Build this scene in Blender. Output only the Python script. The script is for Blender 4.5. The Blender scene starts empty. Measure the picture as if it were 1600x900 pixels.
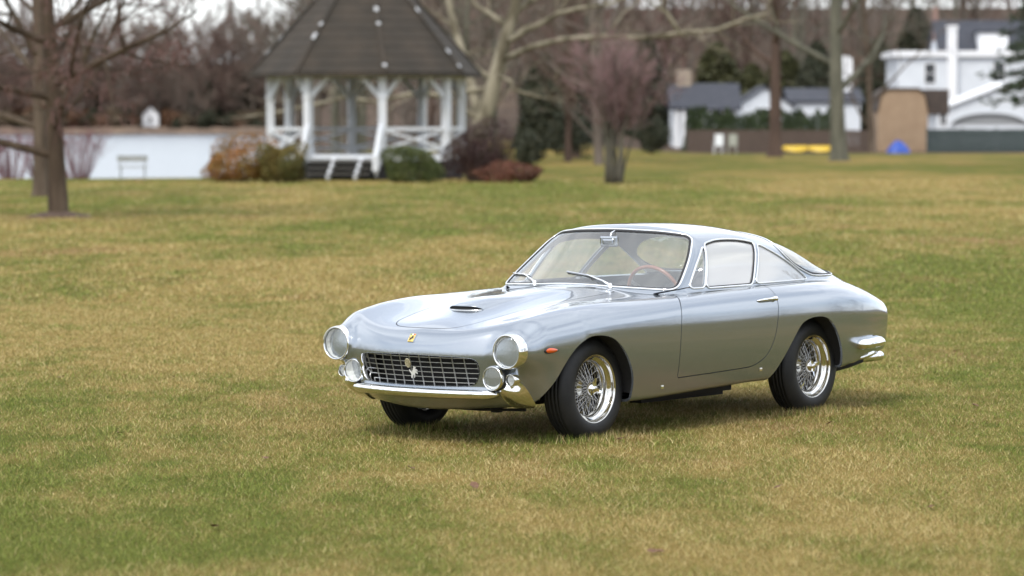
import bpy, bmesh, math, random
import numpy as np
from mathutils import Vector, Matrix, Euler

random.seed(7); RNG = np.random.default_rng(7)
R = math.radians
scene = bpy.context.scene
COL = scene.collection

# ------------------------------------------------------------------ camera
cam_d = bpy.data.cameras.new('camera'); cam = bpy.data.objects.new('camera', cam_d); COL.objects.link(cam)
CAM_H = 1.915
cam.location = (0, 0, CAM_H)
cam.rotation_euler = (R(90 - 2.7997), R(0.0646), 0)
cam_d.sensor_width = 36.0
cam_d.lens = 5316.6 * 36 / 1600
cam_d.clip_start = 0.5; cam_d.clip_end = 6000
cam_d.dof.use_dof = True
cam_d.dof.focus_distance = 20.9
cam_d.dof.aperture_fstop = 2.6
cam_d.dof.aperture_blades = 0
scene.camera = cam

# ------------------------------------------------------------------ world + sun
SUN_EL, SUN_ROT = R(48), R(205)       # azimuth measured from +Y towards +X (behind the camera's left shoulder)
w = bpy.data.worlds.new('World'); scene.world = w; w.use_nodes = True
nt = w.node_tree; nt.nodes.clear()
def N(t, typ, **kw):
    n = t.nodes.new(typ)
    for k, v in kw.items(): setattr(n, k, v)
    return n
sky = N(nt, 'ShaderNodeTexSky', sky_type='NISHITA', sun_disc=False)
sky.sun_elevation = SUN_EL; sky.sun_rotation = SUN_ROT
sky.air_density = 1.0; sky.dust_density = 2.0; sky.ozone_density = 1.0
bg = N(nt, 'ShaderNodeBackground'); bg.inputs['Strength'].default_value = 0.14
out = N(nt, 'ShaderNodeOutputWorld')
tc = N(nt, 'ShaderNodeTexCoord')
mp = N(nt, 'ShaderNodeMapping'); mp.inputs['Scale'].default_value = (1.0, 1.0, 3.4)
nz = N(nt, 'ShaderNodeTexNoise'); nz.inputs['Scale'].default_value = 2.6; nz.inputs['Detail'].default_value = 7; nz.inputs['Roughness'].default_value = .58
nz.inputs['Distortion'].default_value = .35
rp = N(nt, 'ShaderNodeValToRGB')
rp.color_ramp.elements[0].position = .38; rp.color_ramp.elements[0].color = (.42, .42, .42, 1)
rp.color_ramp.elements[1].position = .60; rp.color_ramp.elements[1].color = (1, 1, 1, 1)
mx = N(nt, 'ShaderNodeMix', data_type='RGBA')
CLOUD = 9.0
mx.inputs['B'].default_value = (CLOUD * .955, CLOUD * .985, CLOUD * 1.03, 1)
nt.links.new(tc.outputs['Generated'], mp.inputs['Vector']); nt.links.new(mp.outputs[0], nz.inputs['Vector'])
nt.links.new(nz.outputs['Fac'], rp.inputs['Fac']); nt.links.new(rp.outputs['Color'], mx.inputs['Factor'])
nt.links.new(sky.outputs[0], mx.inputs['A'])
nt.links.new(mx.outputs['Result'], bg.inputs['Color']); nt.links.new(bg.outputs[0], out.inputs['Surface'])
sun_d = bpy.data.lights.new('sun', 'SUN'); sun_d.energy = 1.5; sun_d.angle = R(11); sun_d.color = (1, .955, .88)
sun = bpy.data.objects.new('sun', sun_d); COL.objects.link(sun)
_sd = Vector((math.sin(SUN_ROT) * math.cos(SUN_EL), math.cos(SUN_ROT) * math.cos(SUN_EL), math.sin(SUN_EL)))
sun.rotation_euler = _sd.to_track_quat('Z', 'Y').to_euler(); sun.location = (0, 0, 60)

vs = scene.view_settings
vs.view_transform = 'Standard'; vs.look = 'None'; vs.exposure = 0.64; vs.gamma = 1.0; vs.use_curve_mapping = False
scene.cycles.use_denoising = True
scene.cycles.max_bounces = 8; scene.cycles.transparent_max_bounces = 24
scene.cycles.sample_clamp_indirect = 6.0

# ------------------------------------------------------------------ helpers
def tag(o, label=None, cat=None, group=None, kind=None):
    if label: o['label'] = label
    if cat: o['category'] = cat
    if group: o['group'] = group
    if kind: o['kind'] = kind
    return o
def empty(name, loc=(0, 0, 0), rz=0.0, **kw):
    o = bpy.data.objects.new(name, None); COL.objects.link(o)
    o.location = loc; o.rotation_euler = (0, 0, rz); o.empty_display_size = .2
    return tag(o, **kw)
def link(name, me, parent=None, mat=None, **kw):
    o = bpy.data.objects.new(name, me); COL.objects.link(o)
    if mat is not None and not me.materials: me.materials.append(mat)
    if parent is not None: o.parent = parent
    return tag(o, **kw)
def mesh(name, V, F, mat=None, smooth=False):
    me = bpy.data.meshes.new(name)
    me.from_pydata([tuple(map(float, v)) for v in V], [], [tuple(int(i) for i in f) for f in F])
    if smooth: me.polygons.foreach_set('use_smooth', np.ones(len(me.polygons), bool))
    if mat is not None: me.materials.append(mat)
    me.update(); return me
def fast_mesh(name, V, F4, mat=None, smooth=False):
    """V (n,3), F4 (m,k) arrays of equal-size polygons"""
    V = np.asarray(V, np.float32); F4 = np.asarray(F4, np.int32); k = F4.shape[1]
    me = bpy.data.meshes.new(name)
    me.vertices.add(len(V)); me.vertices.foreach_set('co', V.ravel())
    me.loops.add(F4.size); me.loops.foreach_set('vertex_index', F4.ravel())
    me.polygons.add(len(F4)); me.polygons.foreach_set('loop_start', np.arange(0, F4.size, k, dtype=np.int32))
    try: me.polygons.foreach_set('loop_total', np.full(len(F4), k, np.int32))
    except Exception: pass
    if smooth: me.polygons.foreach_set('use_smooth', np.ones(len(F4), bool))
    if mat is not None: me.materials.append(mat)
    me.update(calc_edges=True); return me
class MB:
    """collects simple shapes into one mesh"""
    def __init__(s): s.V = []; s.F = []
    def add(s, V, F):
        o = len(s.V); s.V += [tuple(v) for v in V]; s.F += [tuple(i + o for i in f) for f in F]; return s
    def box(s, c, d, M=None):
        x, y, z = (q / 2 for q in d)
        P = [Vector((sx * x, sy * y, sz * z)) for sz in (-1, 1) for sy in (-1, 1) for sx in (-1, 1)]
        P = [(M @ p if M else p) + Vector(c) for p in P]
        return s.add(P, [(0, 2, 3, 1), (4, 5, 7, 6), (0, 1, 5, 4), (2, 6, 7, 3), (0, 4, 6, 2), (1, 3, 7, 5)])
    def bar(s, a, b, w, h=None, up=(0, 0, 1)):
        """rectangular bar from a to b, w across, h along up"""
        h = h or w; a = Vector(a); b = Vector(b); d = (b - a).normalized(); up = Vector(up)
        sd = d.cross(up)
        if sd.length < 1e-4: sd = d.cross(Vector((1, 0, 0)))
        sd.normalize(); u2 = sd.cross(d).normalized()
        P = [p + sd * (sx * w / 2) + u2 * (sz * h / 2) for p in (a, b) for sz in (-1, 1) for sx in (-1, 1)]
        return s.add(P, [(0, 1, 3, 2), (4, 6, 7, 5), (0, 4, 5, 1), (2, 3, 7, 6), (0, 2, 6, 4), (1, 5, 7, 3)])
    def tube(s, pts, rad, n=8, cap=True, closed=False):
        V, F = tube(pts, rad, n, cap, closed); return s.add(V, F)
    def lathe(s, prof, n=24, axis='Z', c=(0, 0, 0), cap=False):
        V, F = lathe(prof, n, axis, c, cap); return s.add(V, F)
    def build(s, name, mat=None, parent=None, smooth=False, bevel=0, **kw):
        me = mesh(name, s.V, s.F, mat, smooth)
        o = link(name, me, parent, **kw)
        if bevel:
            m = o.modifiers.new('bevel', 'BEVEL'); m.width = bevel; m.segments = 2; m.limit_method = 'ANGLE'
        return o
def tube(pts, rad, n=8, cap=True, closed=False):
    pts = [Vector(p) for p in pts]; m = len(pts)
    rads = rad if hasattr(rad, '__len__') else [rad] * m
    V = []; F = []; u = None
    for i, p in enumerate(pts):
        if closed: d = pts[(i + 1) % m] - pts[i - 1]
        else: d = pts[min(i + 1, m - 1)] - pts[max(i - 1, 0)]
        d.normalize()
        if u is None:
            u = d.cross(Vector((0, 0, 1)))
            if u.length < .1: u = d.cross(Vector((1, 0, 0)))
        u = u - d * u.dot(d); u.normalize(); v = d.cross(u)
        for k in range(n):
            a = 2 * math.pi * k / n
            V.append(p + (u * math.cos(a) + v * math.sin(a)) * rads[i])
    for i in range(m if closed else m - 1):
        j = (i + 1) % m
        for k in range(n):
            k2 = (k + 1) % n
            F.append((i * n + k, i * n + k2, j * n + k2, j * n + k))
    if cap and not closed:
        F.append(tuple(range(n - 1, -1, -1))); F.append(tuple((m - 1) * n + k for k in range(n)))
    return V, F
def lathe(prof, n=24, axis='Z', c=(0, 0, 0), cap=False):
    """prof: list of (radius, height)"""
    V = []; F = []; m = len(prof); c = Vector(c)
    for r, h in prof:
        for k in range(n):
            a = 2 * math.pi * k / n; x, y = r * math.cos(a), r * math.sin(a)
            p = {'Z': (x, y, h), 'Y': (x, h, y), 'X': (h, x, y)}[axis]
            V.append(c + Vector(p))
    for i in range(m - 1):
        for k in range(n):
            k2 = (k + 1) % n; q = (i * n + k, i * n + k2, (i + 1) * n + k2, (i + 1) * n + k)
            F.append(q if axis != 'Y' else q[::-1])
    if cap:
        F.append(tuple(range(n))); F.append(tuple((m - 1) * n + k for k in range(n)))
    return V, F

# ------------------------------------------------------------------ materials
def mat(name, color=(.5, .5, .5), rough=.5, metal=0.0, spec=.5, coat=0.0, coat_rough=.03, noise=None, bump=None, trans=0, alpha=None, ior=None, sheen=0):
    """noise = (scale, colour2, lo, hi[, detail, stretch]); bump = (scale, strength[, distance])"""
    m = bpy.data.materials.new(name); m.use_nodes = True; t = m.node_tree
    b = t.nodes['Principled BSDF']
    b.inputs['Base Color'].default_value = (*color, 1); b.inputs['Roughness'].default_value = rough
    b.inputs['Metallic'].default_value = metal; b.inputs['Specular IOR Level'].default_value = spec
    b.inputs['Coat Weight'].default_value = coat; b.inputs['Coat Roughness'].default_value = coat_rough
    if trans: b.inputs['Transmission Weight'].default_value = trans
    if ior: b.inputs['IOR'].default_value = ior
    if sheen: b.inputs['Sheen Weight'].default_value = sheen
    co = N(t, 'ShaderNodeTexCoord')
    def nzn(scale, detail=6, stretch=(1, 1, 1), rough=.6):
        mpp = N(t, 'ShaderNodeMapping'); mpp.inputs['Scale'].default_value = stretch
        n = N(t, 'ShaderNodeTexNoise'); n.inputs['Scale'].default_value = scale; n.inputs['Detail'].default_value = detail; n.inputs['Roughness'].default_value = rough
        t.links.new(co.outputs['Object'], mpp.inputs['Vector']); t.links.new(mpp.outputs[0], n.inputs['Vector']); return n
    if noise:
        sc, c2, lo, hi = noise[:4]; n = nzn(sc, noise[4] if len(noise) > 4 else 6, noise[5] if len(noise) > 5 else (1, 1, 1))
        r = N(t, 'ShaderNodeValToRGB'); r.color_ramp.elements[0].position = lo; r.color_ramp.elements[1].position = hi
        r.color_ramp.elements[0].color = (*color, 1); r.color_ramp.elements[1].color = (*c2, 1)
        t.links.new(n.outputs['Fac'], r.inputs['Fac']); t.links.new(r.outputs['Color'], b.inputs['Base Color'])
    if bump:
        n = nzn(bump[0], 6, bump[3] if len(bump) > 3 else (1, 1, 1)); bp = N(t, 'ShaderNodeBump'); bp.inputs['Strength'].default_value = bump[1]
        bp.inputs['Distance'].default_value = bump[2] if len(bump) > 2 else .01
        t.links.new(n.outputs['Fac'], bp.inputs['Height']); t.links.new(bp.outputs[0], b.inputs['Normal'])
    return m
def thin_glass(name, tint=(1, 1, 1), refl=0.0, rough=0.0, rcol=(1, 1, 1)):
    """a thin pane: clear, with a Fresnel-weighted reflection plus a constant share"""
    m = bpy.data.materials.new(name); m.use_nodes = True; t = m.node_tree; t.nodes.clear()
    o = N(t, 'ShaderNodeOutputMaterial'); tr = N(t, 'ShaderNodeBsdfTransparent'); gl = N(t, 'ShaderNodeBsdfGlossy')
    tr.inputs['Color'].default_value = (*tint, 1); gl.inputs['Roughness'].default_value = rough; gl.inputs['Color'].default_value = (*rcol, 1)
    lw = N(t, 'ShaderNodeLayerWeight'); lw.inputs['Blend'].default_value = .5
    fr = N(t, 'ShaderNodeMath', operation='POWER'); fr.inputs[1].default_value = 4.0
    mr = N(t, 'ShaderNodeMapRange'); mr.inputs['To Min'].default_value = max(refl, .045); mr.inputs['To Max'].default_value = 1.0
    ms = N(t, 'ShaderNodeMixShader')
    t.links.new(lw.outputs['Facing'], fr.inputs[0]); t.links.new(fr.outputs[0], mr.inputs['Value']); t.links.new(mr.outputs[0], ms.inputs['Fac'])
    t.links.new(tr.outputs[0], ms.inputs[1]); t.links.new(gl.outputs[0], ms.inputs[2]); t.links.new(ms.outputs[0], o.inputs['Surface'])
    return m
# ================================================================== the car: surface functions
class Spl:
    """natural cubic spline through keys, tabulated"""
    def __init__(s, keys):
        k = sorted(keys.items() if isinstance(keys, dict) else keys); x = np.array([a for a, _ in k], float); y = np.array([b for _, b in k], float); n = len(x)
        h = np.diff(x); A = np.eye(n); b = np.zeros(n)
        for i in range(1, n - 1):
            A[i, i - 1] = h[i - 1]; A[i, i] = 2 * (h[i - 1] + h[i]); A[i, i + 1] = h[i]
            b[i] = 6 * ((y[i + 1] - y[i]) / h[i] - (y[i] - y[i - 1]) / h[i - 1])
        s.x, s.y, s.h, s.m = x, y, h, np.linalg.solve(A, b)
        s.tx = np.linspace(-3.2, 3.2, 12801); s.ty = s._ev(s.tx)
    def _ev(s, q):
        x, y, h, m = s.x, s.y, s.h, s.m
        qc = np.clip(q, x[0], x[-1]); i = np.clip(np.searchsorted(x, qc) - 1, 0, len(h) - 1)
        a = (x[i + 1] - qc) / h[i]; b = 1 - a
        v = a * y[i] + b * y[i + 1] + ((a ** 3 - a) * m[i] + (b ** 3 - b) * m[i + 1]) * h[i] ** 2 / 6
        sl0 = (y[1] - y[0]) / h[0] - h[0] * m[1] / 6; sl1 = (y[-1] - y[-2]) / h[-1] + h[-1] * m[-2] / 6
        return v + np.where(q < x[0], (q - x[0]) * sl0, 0) + np.where(q > x[-1], (q - x[-1]) * sl1, 0)
    def __call__(s, q): return np.interp(q, s.tx, s.ty)
def smax(a, b, k): h = np.clip(.5 + .5 * (a - b) / k, 0, 1); return b + (a - b) * h + k * h * (1 - h)
def smin(a, b, k): return -smax(-a, -b, k)
def sst(t): t = np.clip(t, 0, 1); return t * t * t * (t * (t * 6 - 15) + 10)

hc = Spl({2.3: .46, 2.1: .607, 1.95: .688, 1.7: .750, 1.5: .787, 1.2: .830, .8: .866, .4: .890, 0: .893, -.5: .888, -1.2: .872, -1.7: .860, -2.0: .822, -2.3: .772, -2.6: .72})
fc = Spl({2.3: .59, 2.1: .664, 2.0: .700, 1.85: .740, 1.6: .784, 1.36: .811, 1.1: .825, .85: .828, .5: .834, 0: .848, -.5: .860, -1.0: .864, -1.3: .862, -1.6: .846, -1.87: .800, -2.12: .737, -2.3: .685, -2.6: .59})
yc = Spl({2.3: .63, 2.0: .655, 1.5: .675, 1.0: .69, .3: .72, -.6: .72, -1.2: .70, -1.7: .645, -2.1: .59, -2.5: .55})
vd = Spl({2.3: .034, 2.0: .044, 1.6: .054, 1.2: .044, .8: .021, .4: .004, 0: .0, -1.6: .0, -2.0: .004, -2.5: .005})
wd = Spl({2.3: .56, 2.1: .655, 1.95: .722, 1.8: .772, 1.6: .815, 1.3: .850, 1.0: .864, .5: .868, 0: .868, -.5: .871, -.9: .876, -1.2: .870, -1.5: .848, -1.8: .806, -2.1: .728, -2.35: .642, -2.6: .54})
zm = Spl({2.2: .58, 1.6: .64, 1.0: .66, 0: .655, -1.0: .66, -1.7: .63, -2.3: .58})
zbot = Spl({2.2: .188, 1.95: .192, 1.75: .222, 1.0: .216, .45: .226, 0: .243, -.5: .256, -1.4: .283, -1.8: .325, -2.3: .37, -2.6: .39})
pn = Spl({.1: -.27, .2: -.145, .27: -.078, .33: -.04, .42: -.02, .5: .0, .545: .004, .6: -.008, .7: -.05, .9: -.2})
pr = Spl({.2: .13, .35: .07, .5: .035, .65: .012, .75: 0, .9: .0})
zr = Spl({.6: 1.06, .3: 1.165, .1: 1.233, -.1: 1.2535, -.3: 1.2575, -.6: 1.250, -.8: 1.229, -1.0: 1.196, -1.2: 1.150, -1.4: 1.084, -1.6: 1.004, -1.8: .918, -2.0: .83, -2.3: .70})
wb = Spl({.6: .68, .3: .70, .1: .71, -.2: .715, -.6: .708, -1.0: .682, -1.3: .642, -1.6: .585, -1.8: .535, -2.1: .45})
xw = Spl({.6: .82, .75: .60, .89: .415, 1.0: .262, 1.1: .128, 1.2: .005, 1.3: -.11})

def body_f(x, y, z):
    a = np.sqrt(y * y + 1e-6); Y = yc(x); t = a / Y; H = hc(x); C = fc(x)
    top = H + (C - H) * sst(t) - vd(x) * np.where(t < 1, (np.clip(t, 0, 1) ** 2 * (1 - np.clip(t, 0, 1)) ** 1.5) * 5.4, 0)
    top = top + .013 * np.exp(-(y / .17) ** 4) * sst((1.75 - x) / .5) * sst((x - .42) / .5)
    o = np.clip(a - Y, 0, 1); top = top - 1.15 * o ** 2
    fT = (z - top) * .93
    zz = z - zm(x); up = np.clip(zz, 0, 1); dn = np.clip(-zz, 0, 1)
    fS = (a - (wd(x) - 1.75 * up ** 2 - (.42 + .85 * sst((x - 1.58) / .33)) * dn ** 2)) * .95
    fN = (x - (2.055 - .40 * a * a - .42 * smin(a, .48 + 0 * a, .2) ** 2 * np.clip((.33 - z) / .13, 0, 1.3) + pn(z))) * .92
    fR = (-2.335 + .16 * a * a + pr(z)) - x
    k = .07 + .06 * np.clip((x - .4) / 1.2, 0, 1) + .03 * np.clip((-x - 1.2) / .8, 0, 1)
    f = smax(fT, fS, k)
    f = smax(f, fN, .05); f = smax(f, fR, .07)
    rn = np.sqrt((a - .658) ** 2 + (z - (.571 + .05 * np.clip(1.93 - x, 0, 1))) ** 2) - (.101 + .10 * np.clip(1.93 - x, 0, .5))
    rn = smax(smax(rn, x - 1.93, .012), 1.45 - x, .05)
    f = smin(f, rn, .075)
    return smax(f, zbot(x) - z, .035)
def house_f(x, y, z):
    a = np.sqrt(y * y + 1e-6)
    fW = (x - (xw(z) - .352 * a * a)) * .62
    fR = (z - (zr(x) - .13 * a * a - .38 * a ** 4)) * .95
    q = np.maximum(z - .87, -.12)
    fS = (a - (wb(x) - .30 * q - .55 * np.where(q > 0, q * q, 0))) * .93
    f = smax(fW, fR, .035)
    return smax(smax(f, fS, .075), .74 - z, .02)
def car_f(x, y, z):
    k = .014 + .13 * sst((-x - 1.15) / .6)
    return smin(body_f(x, y, z), house_f(x, y, z), k)
def car_n(P, f=car_f, e=.0025):
    x, y, z = P.T
    g = np.stack([f(x + e, y, z) - f(x - e, y, z), f(x, y + e, z) - f(x, y - e, z), f(x, y, z + e) - f(x, y, z - e)], 1)
    return g / (np.linalg.norm(g, axis=1, keepdims=True) + 1e-12)
def cast(O, D, rmax, f=car_f, ns=32):
    r = np.linspace(rmax, .02, ns); hi = np.full(len(O), rmax); lo = np.full(len(O), .02); found = np.zeros(len(O), bool)
    for q in r:
        P = O + D * q; v = f(P[:, 0], P[:, 1], P[:, 2]); ins = (v < 0) & ~found
        lo[ins] = q; hi[ins] = np.minimum(q + (rmax - .02) / (ns - 1), rmax); found |= ins
    for _ in range(17):
        m = (lo + hi) / 2; P = O + D * m[:, None]; v = f(P[:, 0], P[:, 1], P[:, 2]); i = v < 0
        lo = np.where(i, m, lo); hi = np.where(i, hi, m)
    return O + D * ((lo + hi) / 2)[:, None]
def car_grid(nx=250, nend=46, nphi=166):
    """full skin as a structured grid: stations tail -> nose, angle from the roof line round both sides"""
    xs0, xs1, zc = -1.9, 1.62, .47
    S = []
    for t in np.linspace(0, 1, nend, endpoint=False): S.append((xs0, -(1 - t) * math.pi / 2 * .999))
    for x in np.linspace(xs0, xs1, nx): S.append((x, 0.0))
    for t in np.linspace(0, 1, nend + 1)[1:]: S.append((xs1, t * math.pi / 2 * .999))
    S = np.array(S)
    ph = np.linspace(0, R(178.5), nphi); ph = np.concatenate([-ph[:0:-1], ph]); m = len(ph)
    al = np.repeat(S[:, 1], m); xo = np.repeat(S[:, 0], m); p = np.tile(ph, len(S))
    D = np.stack([np.sin(al), np.cos(al) * np.sin(p), np.cos(al) * np.cos(p)], 1)
    O = np.stack([xo, 0 * xo, 0 * xo + zc], 1)
    half = p >= -1e-9
    P = np.zeros_like(O); P[half] = cast(O[half], D[half], 1.25)
    P = P.reshape(len(S), m, 3); c = m // 2
    P[:, :c] = P[:, :c:-1] * np.array([1, -1, 1])
    P[:, c, 1] = 0
    P = P.reshape(-1, 3)
    i = np.arange(len(S) - 1)[:, None] * m + np.arange(m - 1)[None, :]
    F = np.stack([i, i + m, i + m + 1, i + 1], -1).reshape(-1, 4)
    j = np.arange(len(S) - 1) * m; F = np.vstack([F, np.stack([j + m - 1, j + 2 * m - 1, j + m, j], -1)])   # close the seam underneath
    return P, F

def side_y(x, z, f=car_f):
    x = np.atleast_1d(np.asarray(x, float)); z = np.atleast_1d(np.asarray(z, float)) + 0 * x; lo = x * 0 + .3; hi = x * 0 + 1.0
    for _ in range(22):
        m = (lo + hi) / 2; i = f(x, m, z) < 0; lo = np.where(i, m, lo); hi = np.where(i, hi, m)
    return lo
def top_z(x, y, f=body_f):
    x = np.atleast_1d(np.asarray(x, float)); y = np.atleast_1d(np.asarray(y, float)) + 0 * x; lo = x * 0 + .4; hi = x * 0 + 1.1
    for _ in range(22):
        m = (lo + hi) / 2; i = f(x, y, m) < 0; lo = np.where(i, m, lo); hi = np.where(i, hi, m)
    return lo
# polygon helpers (2D)
def rounded(poly, rad, seg=7):
    P = [np.array(p, float) for p in poly]; n = len(P); out_ = []
    rads = rad if hasattr(rad, '__len__') else [rad] * n
    for i in range(n):
        a, b, c = P[i - 1], P[i], P[(i + 1) % n]; r = rads[i]
        u = (a - b); lu = np.linalg.norm(u); u /= lu; v = (c - b); lv = np.linalg.norm(v); v /= lv
        if r <= 0: out_.append(b); continue
        d = min(r, lu * .48, lv * .48); p0, p2 = b + u * d, b + v * d
        for t in np.linspace(0, 1, seg): out_.append((1 - t) ** 2 * p0 + 2 * t * (1 - t) * b + t * t * p2)
    return np.array(out_)
def sdf(Q, poly):
    """signed distance to a closed polygon, negative inside"""
    Q = np.asarray(Q, float); d = np.full(len(Q), 1e9); ins = np.zeros(len(Q), bool)
    A = np.asarray(poly); B = np.roll(A, -1, 0)
    for a, b in zip(A, B):
        e = b - a; L = e @ e
        if L < 1e-14: continue
        t = np.clip(((Q - a) @ e) / L, 0, 1); q = Q - a - t[:, None] * e
        d = np.minimum(d, np.einsum('ij,ij->i', q, q))
        c = (a[1] > Q[:, 1]) != (b[1] > Q[:, 1])
        if abs(b[1] - a[1]) > 1e-14:
            ins ^= c & (Q[:, 0] < (b[0] - a[0]) * (Q[:, 1] - a[1]) / (b[1] - a[1]) + a[0])
    d = np.sqrt(d); return np.where(ins, -d, d)

class Skin:
    """polygon mesh with verts (n,3), quads Q (m,4) and other polygons F; clip splits it along f = 0"""
    def __init__(s, V, Q, F=()): s.V = np.asarray(V, float); s.Q = np.asarray(Q, int).reshape(-1, 4); s.F = list(F)
    def clip(s, fv):
        """returns (inside f<0, outside f>=0) skins. fv: value per vertex"""
        V = s.V; fv = np.where(np.abs(fv) < 1e-7, 1e-7, fv); neg = fv < 0
        cnt = neg[s.Q].sum(1); QA = s.Q[cnt == 4]; QB = s.Q[cnt == 0]; mixed = [tuple(q) for q in s.Q[(cnt > 0) & (cnt < 4)].tolist()]
        A = []; B = []; newV = []; cache = {}; n0 = len(V)
        def cutv(i, j):
            key = (i, j) if i < j else (j, i)
            if key not in cache:
                t = fv[i] / (fv[i] - fv[j]); cache[key] = n0 + len(newV); newV.append(V[i] + (V[j] - V[i]) * t)
            return cache[key]
        for f in mixed + s.F:
            k = [neg[i] for i in f]
            if all(k): A.append(f)
            elif not any(k): B.append(f)
            else:
                pa = []; pb = []
                for q in range(len(f)):
                    i, j = f[q], f[(q + 1) % len(f)]
                    (pa if neg[i] else pb).append(i)
                    if neg[i] != neg[j]:
                        c = cutv(i, j); pa.append(c); pb.append(c)
                if len(pa) > 2: A.append(tuple(pa))
                if len(pb) > 2: B.append(tuple(pb))
        V2 = np.vstack([V, np.array(newV).reshape(-1, 3)])
        return Skin(V2, QA, A).compact(), Skin(V2, QB, B).compact()
    def compact(s):
        used = np.zeros(len(s.V), bool); used[s.Q.ravel()] = True
        for f in s.F: used[list(f)] = True
        mp_ = np.cumsum(used) - 1
        return Skin(s.V[used], mp_[s.Q], [tuple(int(mp_[i]) for i in f) for f in s.F])
    def boundary(s):
        """ordered boundary loops of vertex indices"""
        n = len(s.V); E = [np.stack([s.Q, np.roll(s.Q, -1, 1)], -1).reshape(-1, 2)]
        E.append(np.array([(f[q], f[(q + 1) % len(f)]) for f in s.F for q in range(len(f))], int).reshape(-1, 2)); E = np.vstack(E)
        key = E[:, 0] * n + E[:, 1]; rev = E[:, 1] * n + E[:, 0]
        cnt = [tuple(e) for e in E[~np.isin(rev, key)].tolist()]
        nxt = {}
        for i, j in cnt: nxt.setdefault(i, []).append(j)
        loops = []
        while nxt:
            st = next(iter(nxt)); L = [st]; c = st
            while True:
                if c not in nxt: break
                j = nxt[c].pop()
                if not nxt[c]: del nxt[c]
                if j == st: break
                L.append(j); c = j
            loops.append(L)
        return loops
    def build(s, name, m, parent, lip=.014, offset=0.0, nf=car_f, lipsel=None, **kw):
        nrm = car_n(s.V, nf); V = s.V + nrm * offset; F = [tuple(q) for q in s.Q.tolist()] + list(s.F); n0 = len(V); nn = [nrm]
        if lip:
            extra = []; en = []
            for L in s.boundary():
                if len(L) < 4: continue
                k = len(L)
                if lipsel is not None and not lipsel(s.V[L].mean(0), s.V[L]): continue
                P = V[L]; b = n0 + len(extra); d = P - nrm[L] * lip
                tang = np.roll(P, -1, 0) - np.roll(P, 1, 0); sd = np.cross(tang, nrm[L]); sd /= np.linalg.norm(sd, axis=1, keepdims=True) + 1e-9
                extra += list(P) + list(d); en += list(sd) * 2
                for q in range(k):
                    r_ = (q + 1) % k
                    if np.linalg.norm(P[q] - P[r_]) > .06: continue
                    F.append((b + q, b + k + q, b + k + r_, b + r_))
            if extra: V = np.vstack([V, np.array(extra)]); nn.append(np.array(en))
        nn = np.vstack(nn)
        me = mesh(name, V, F, m, True)
        me.normals_split_custom_set_from_vertices([tuple(q) for q in nn])
        return link(name, me, parent, **kw)
# ================================================================== the car: build
def srgb(r, g, b):
    return tuple((c / 255 / 12.92) if c / 255 <= .04045 else ((c / 255 + .055) / 1.055) ** 2.4 for c in (r, g, b))
M_paint = mat('silver_paint', (.320, .355, .398), rough=.165, metal=.82, coat=1.0, coat_rough=.02)
_t = M_paint.node_tree; _b = _t.nodes['Principled BSDF']   # metallic flake sparkle and a trace of orange peel
_co = N(_t, 'ShaderNodeTexCoord'); _v = N(_t, 'ShaderNodeTexVoronoi'); _v.inputs['Scale'].default_value = 900
_bp = N(_t, 'ShaderNodeBump'); _bp.inputs['Strength'].default_value = .06; _bp.inputs['Distance'].default_value = .002
_t.links.new(_co.outputs['Object'], _v.inputs['Vector']); _t.links.new(_v.outputs['Distance'], _bp.inputs['Height']); _t.links.new(_bp.outputs[0], _b.inputs['Normal'])
M_chrome = mat('chrome', (.86, .87, .88), rough=.035, metal=1.0)
M_spoke = mat('wire_spoke_chrome', (.52, .52, .52), rough=.12, metal=1.0)
M_rim = mat('wheel_rim_chrome', (.70, .69, .66), rough=.06, metal=1.0)
M_chrome2 = mat('brushed_bright_trim', (.78, .79, .80), rough=.16, metal=1.0)
M_rubber = mat('black_rubber_seal', (.015, .015, .017), rough=.6)
M_tyre = mat('tyre_rubber', (.011, .012, .014), rough=.52, spec=.35, noise=(14, (.019, .019, .019), .35, .7), bump=(160, .12, .003))
M_dark = mat('dark_underbody', (.012, .012, .013), rough=.85)
M_trimblk = mat('black_vinyl', (.032, .034, .042), rough=.55, bump=(300, .15, .002))
M_leather = mat('tan_leather', (.42, .235, .145), rough=.5, bump=(120, .2, .004))
M_head = mat('grey_headliner', (.46, .44, .41), rough=.9)
M_wood = mat('wood_rim', (.17, .045, .018), rough=.28, coat=.6, noise=(40, (.28, .085, .03), .3, .7, 5, (1, 1, 6)))
M_amber = mat('amber_lens', (.62, .09, .012), rough=.12, coat=1)
M_yellow = mat('yellow_enamel', (.66, .48, .12), rough=.25, coat=1)
M_black = mat('black_enamel', (.01, .01, .01), rough=.3)
M_green = mat('green_enamel', (.02, .22, .06), rough=.3); M_red = mat('red_enamel', (.5, .02, .02), rough=.3); M_white = mat('white_enamel', (.8, .8, .78), rough=.3)
M_gold = mat('gilt_badge', (.56, .52, .36), rough=.4, metal=.5, noise=(120, (.25, .22, .14), .45, .6))
M_refl = mat('lamp_reflector', (.96, .96, .95), rough=.22, metal=.45, bump=(34, 1.0, .03))
M_bar = mat('grille_bar_satin', (.55, .56, .57), rough=.35, metal=.8)

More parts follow.
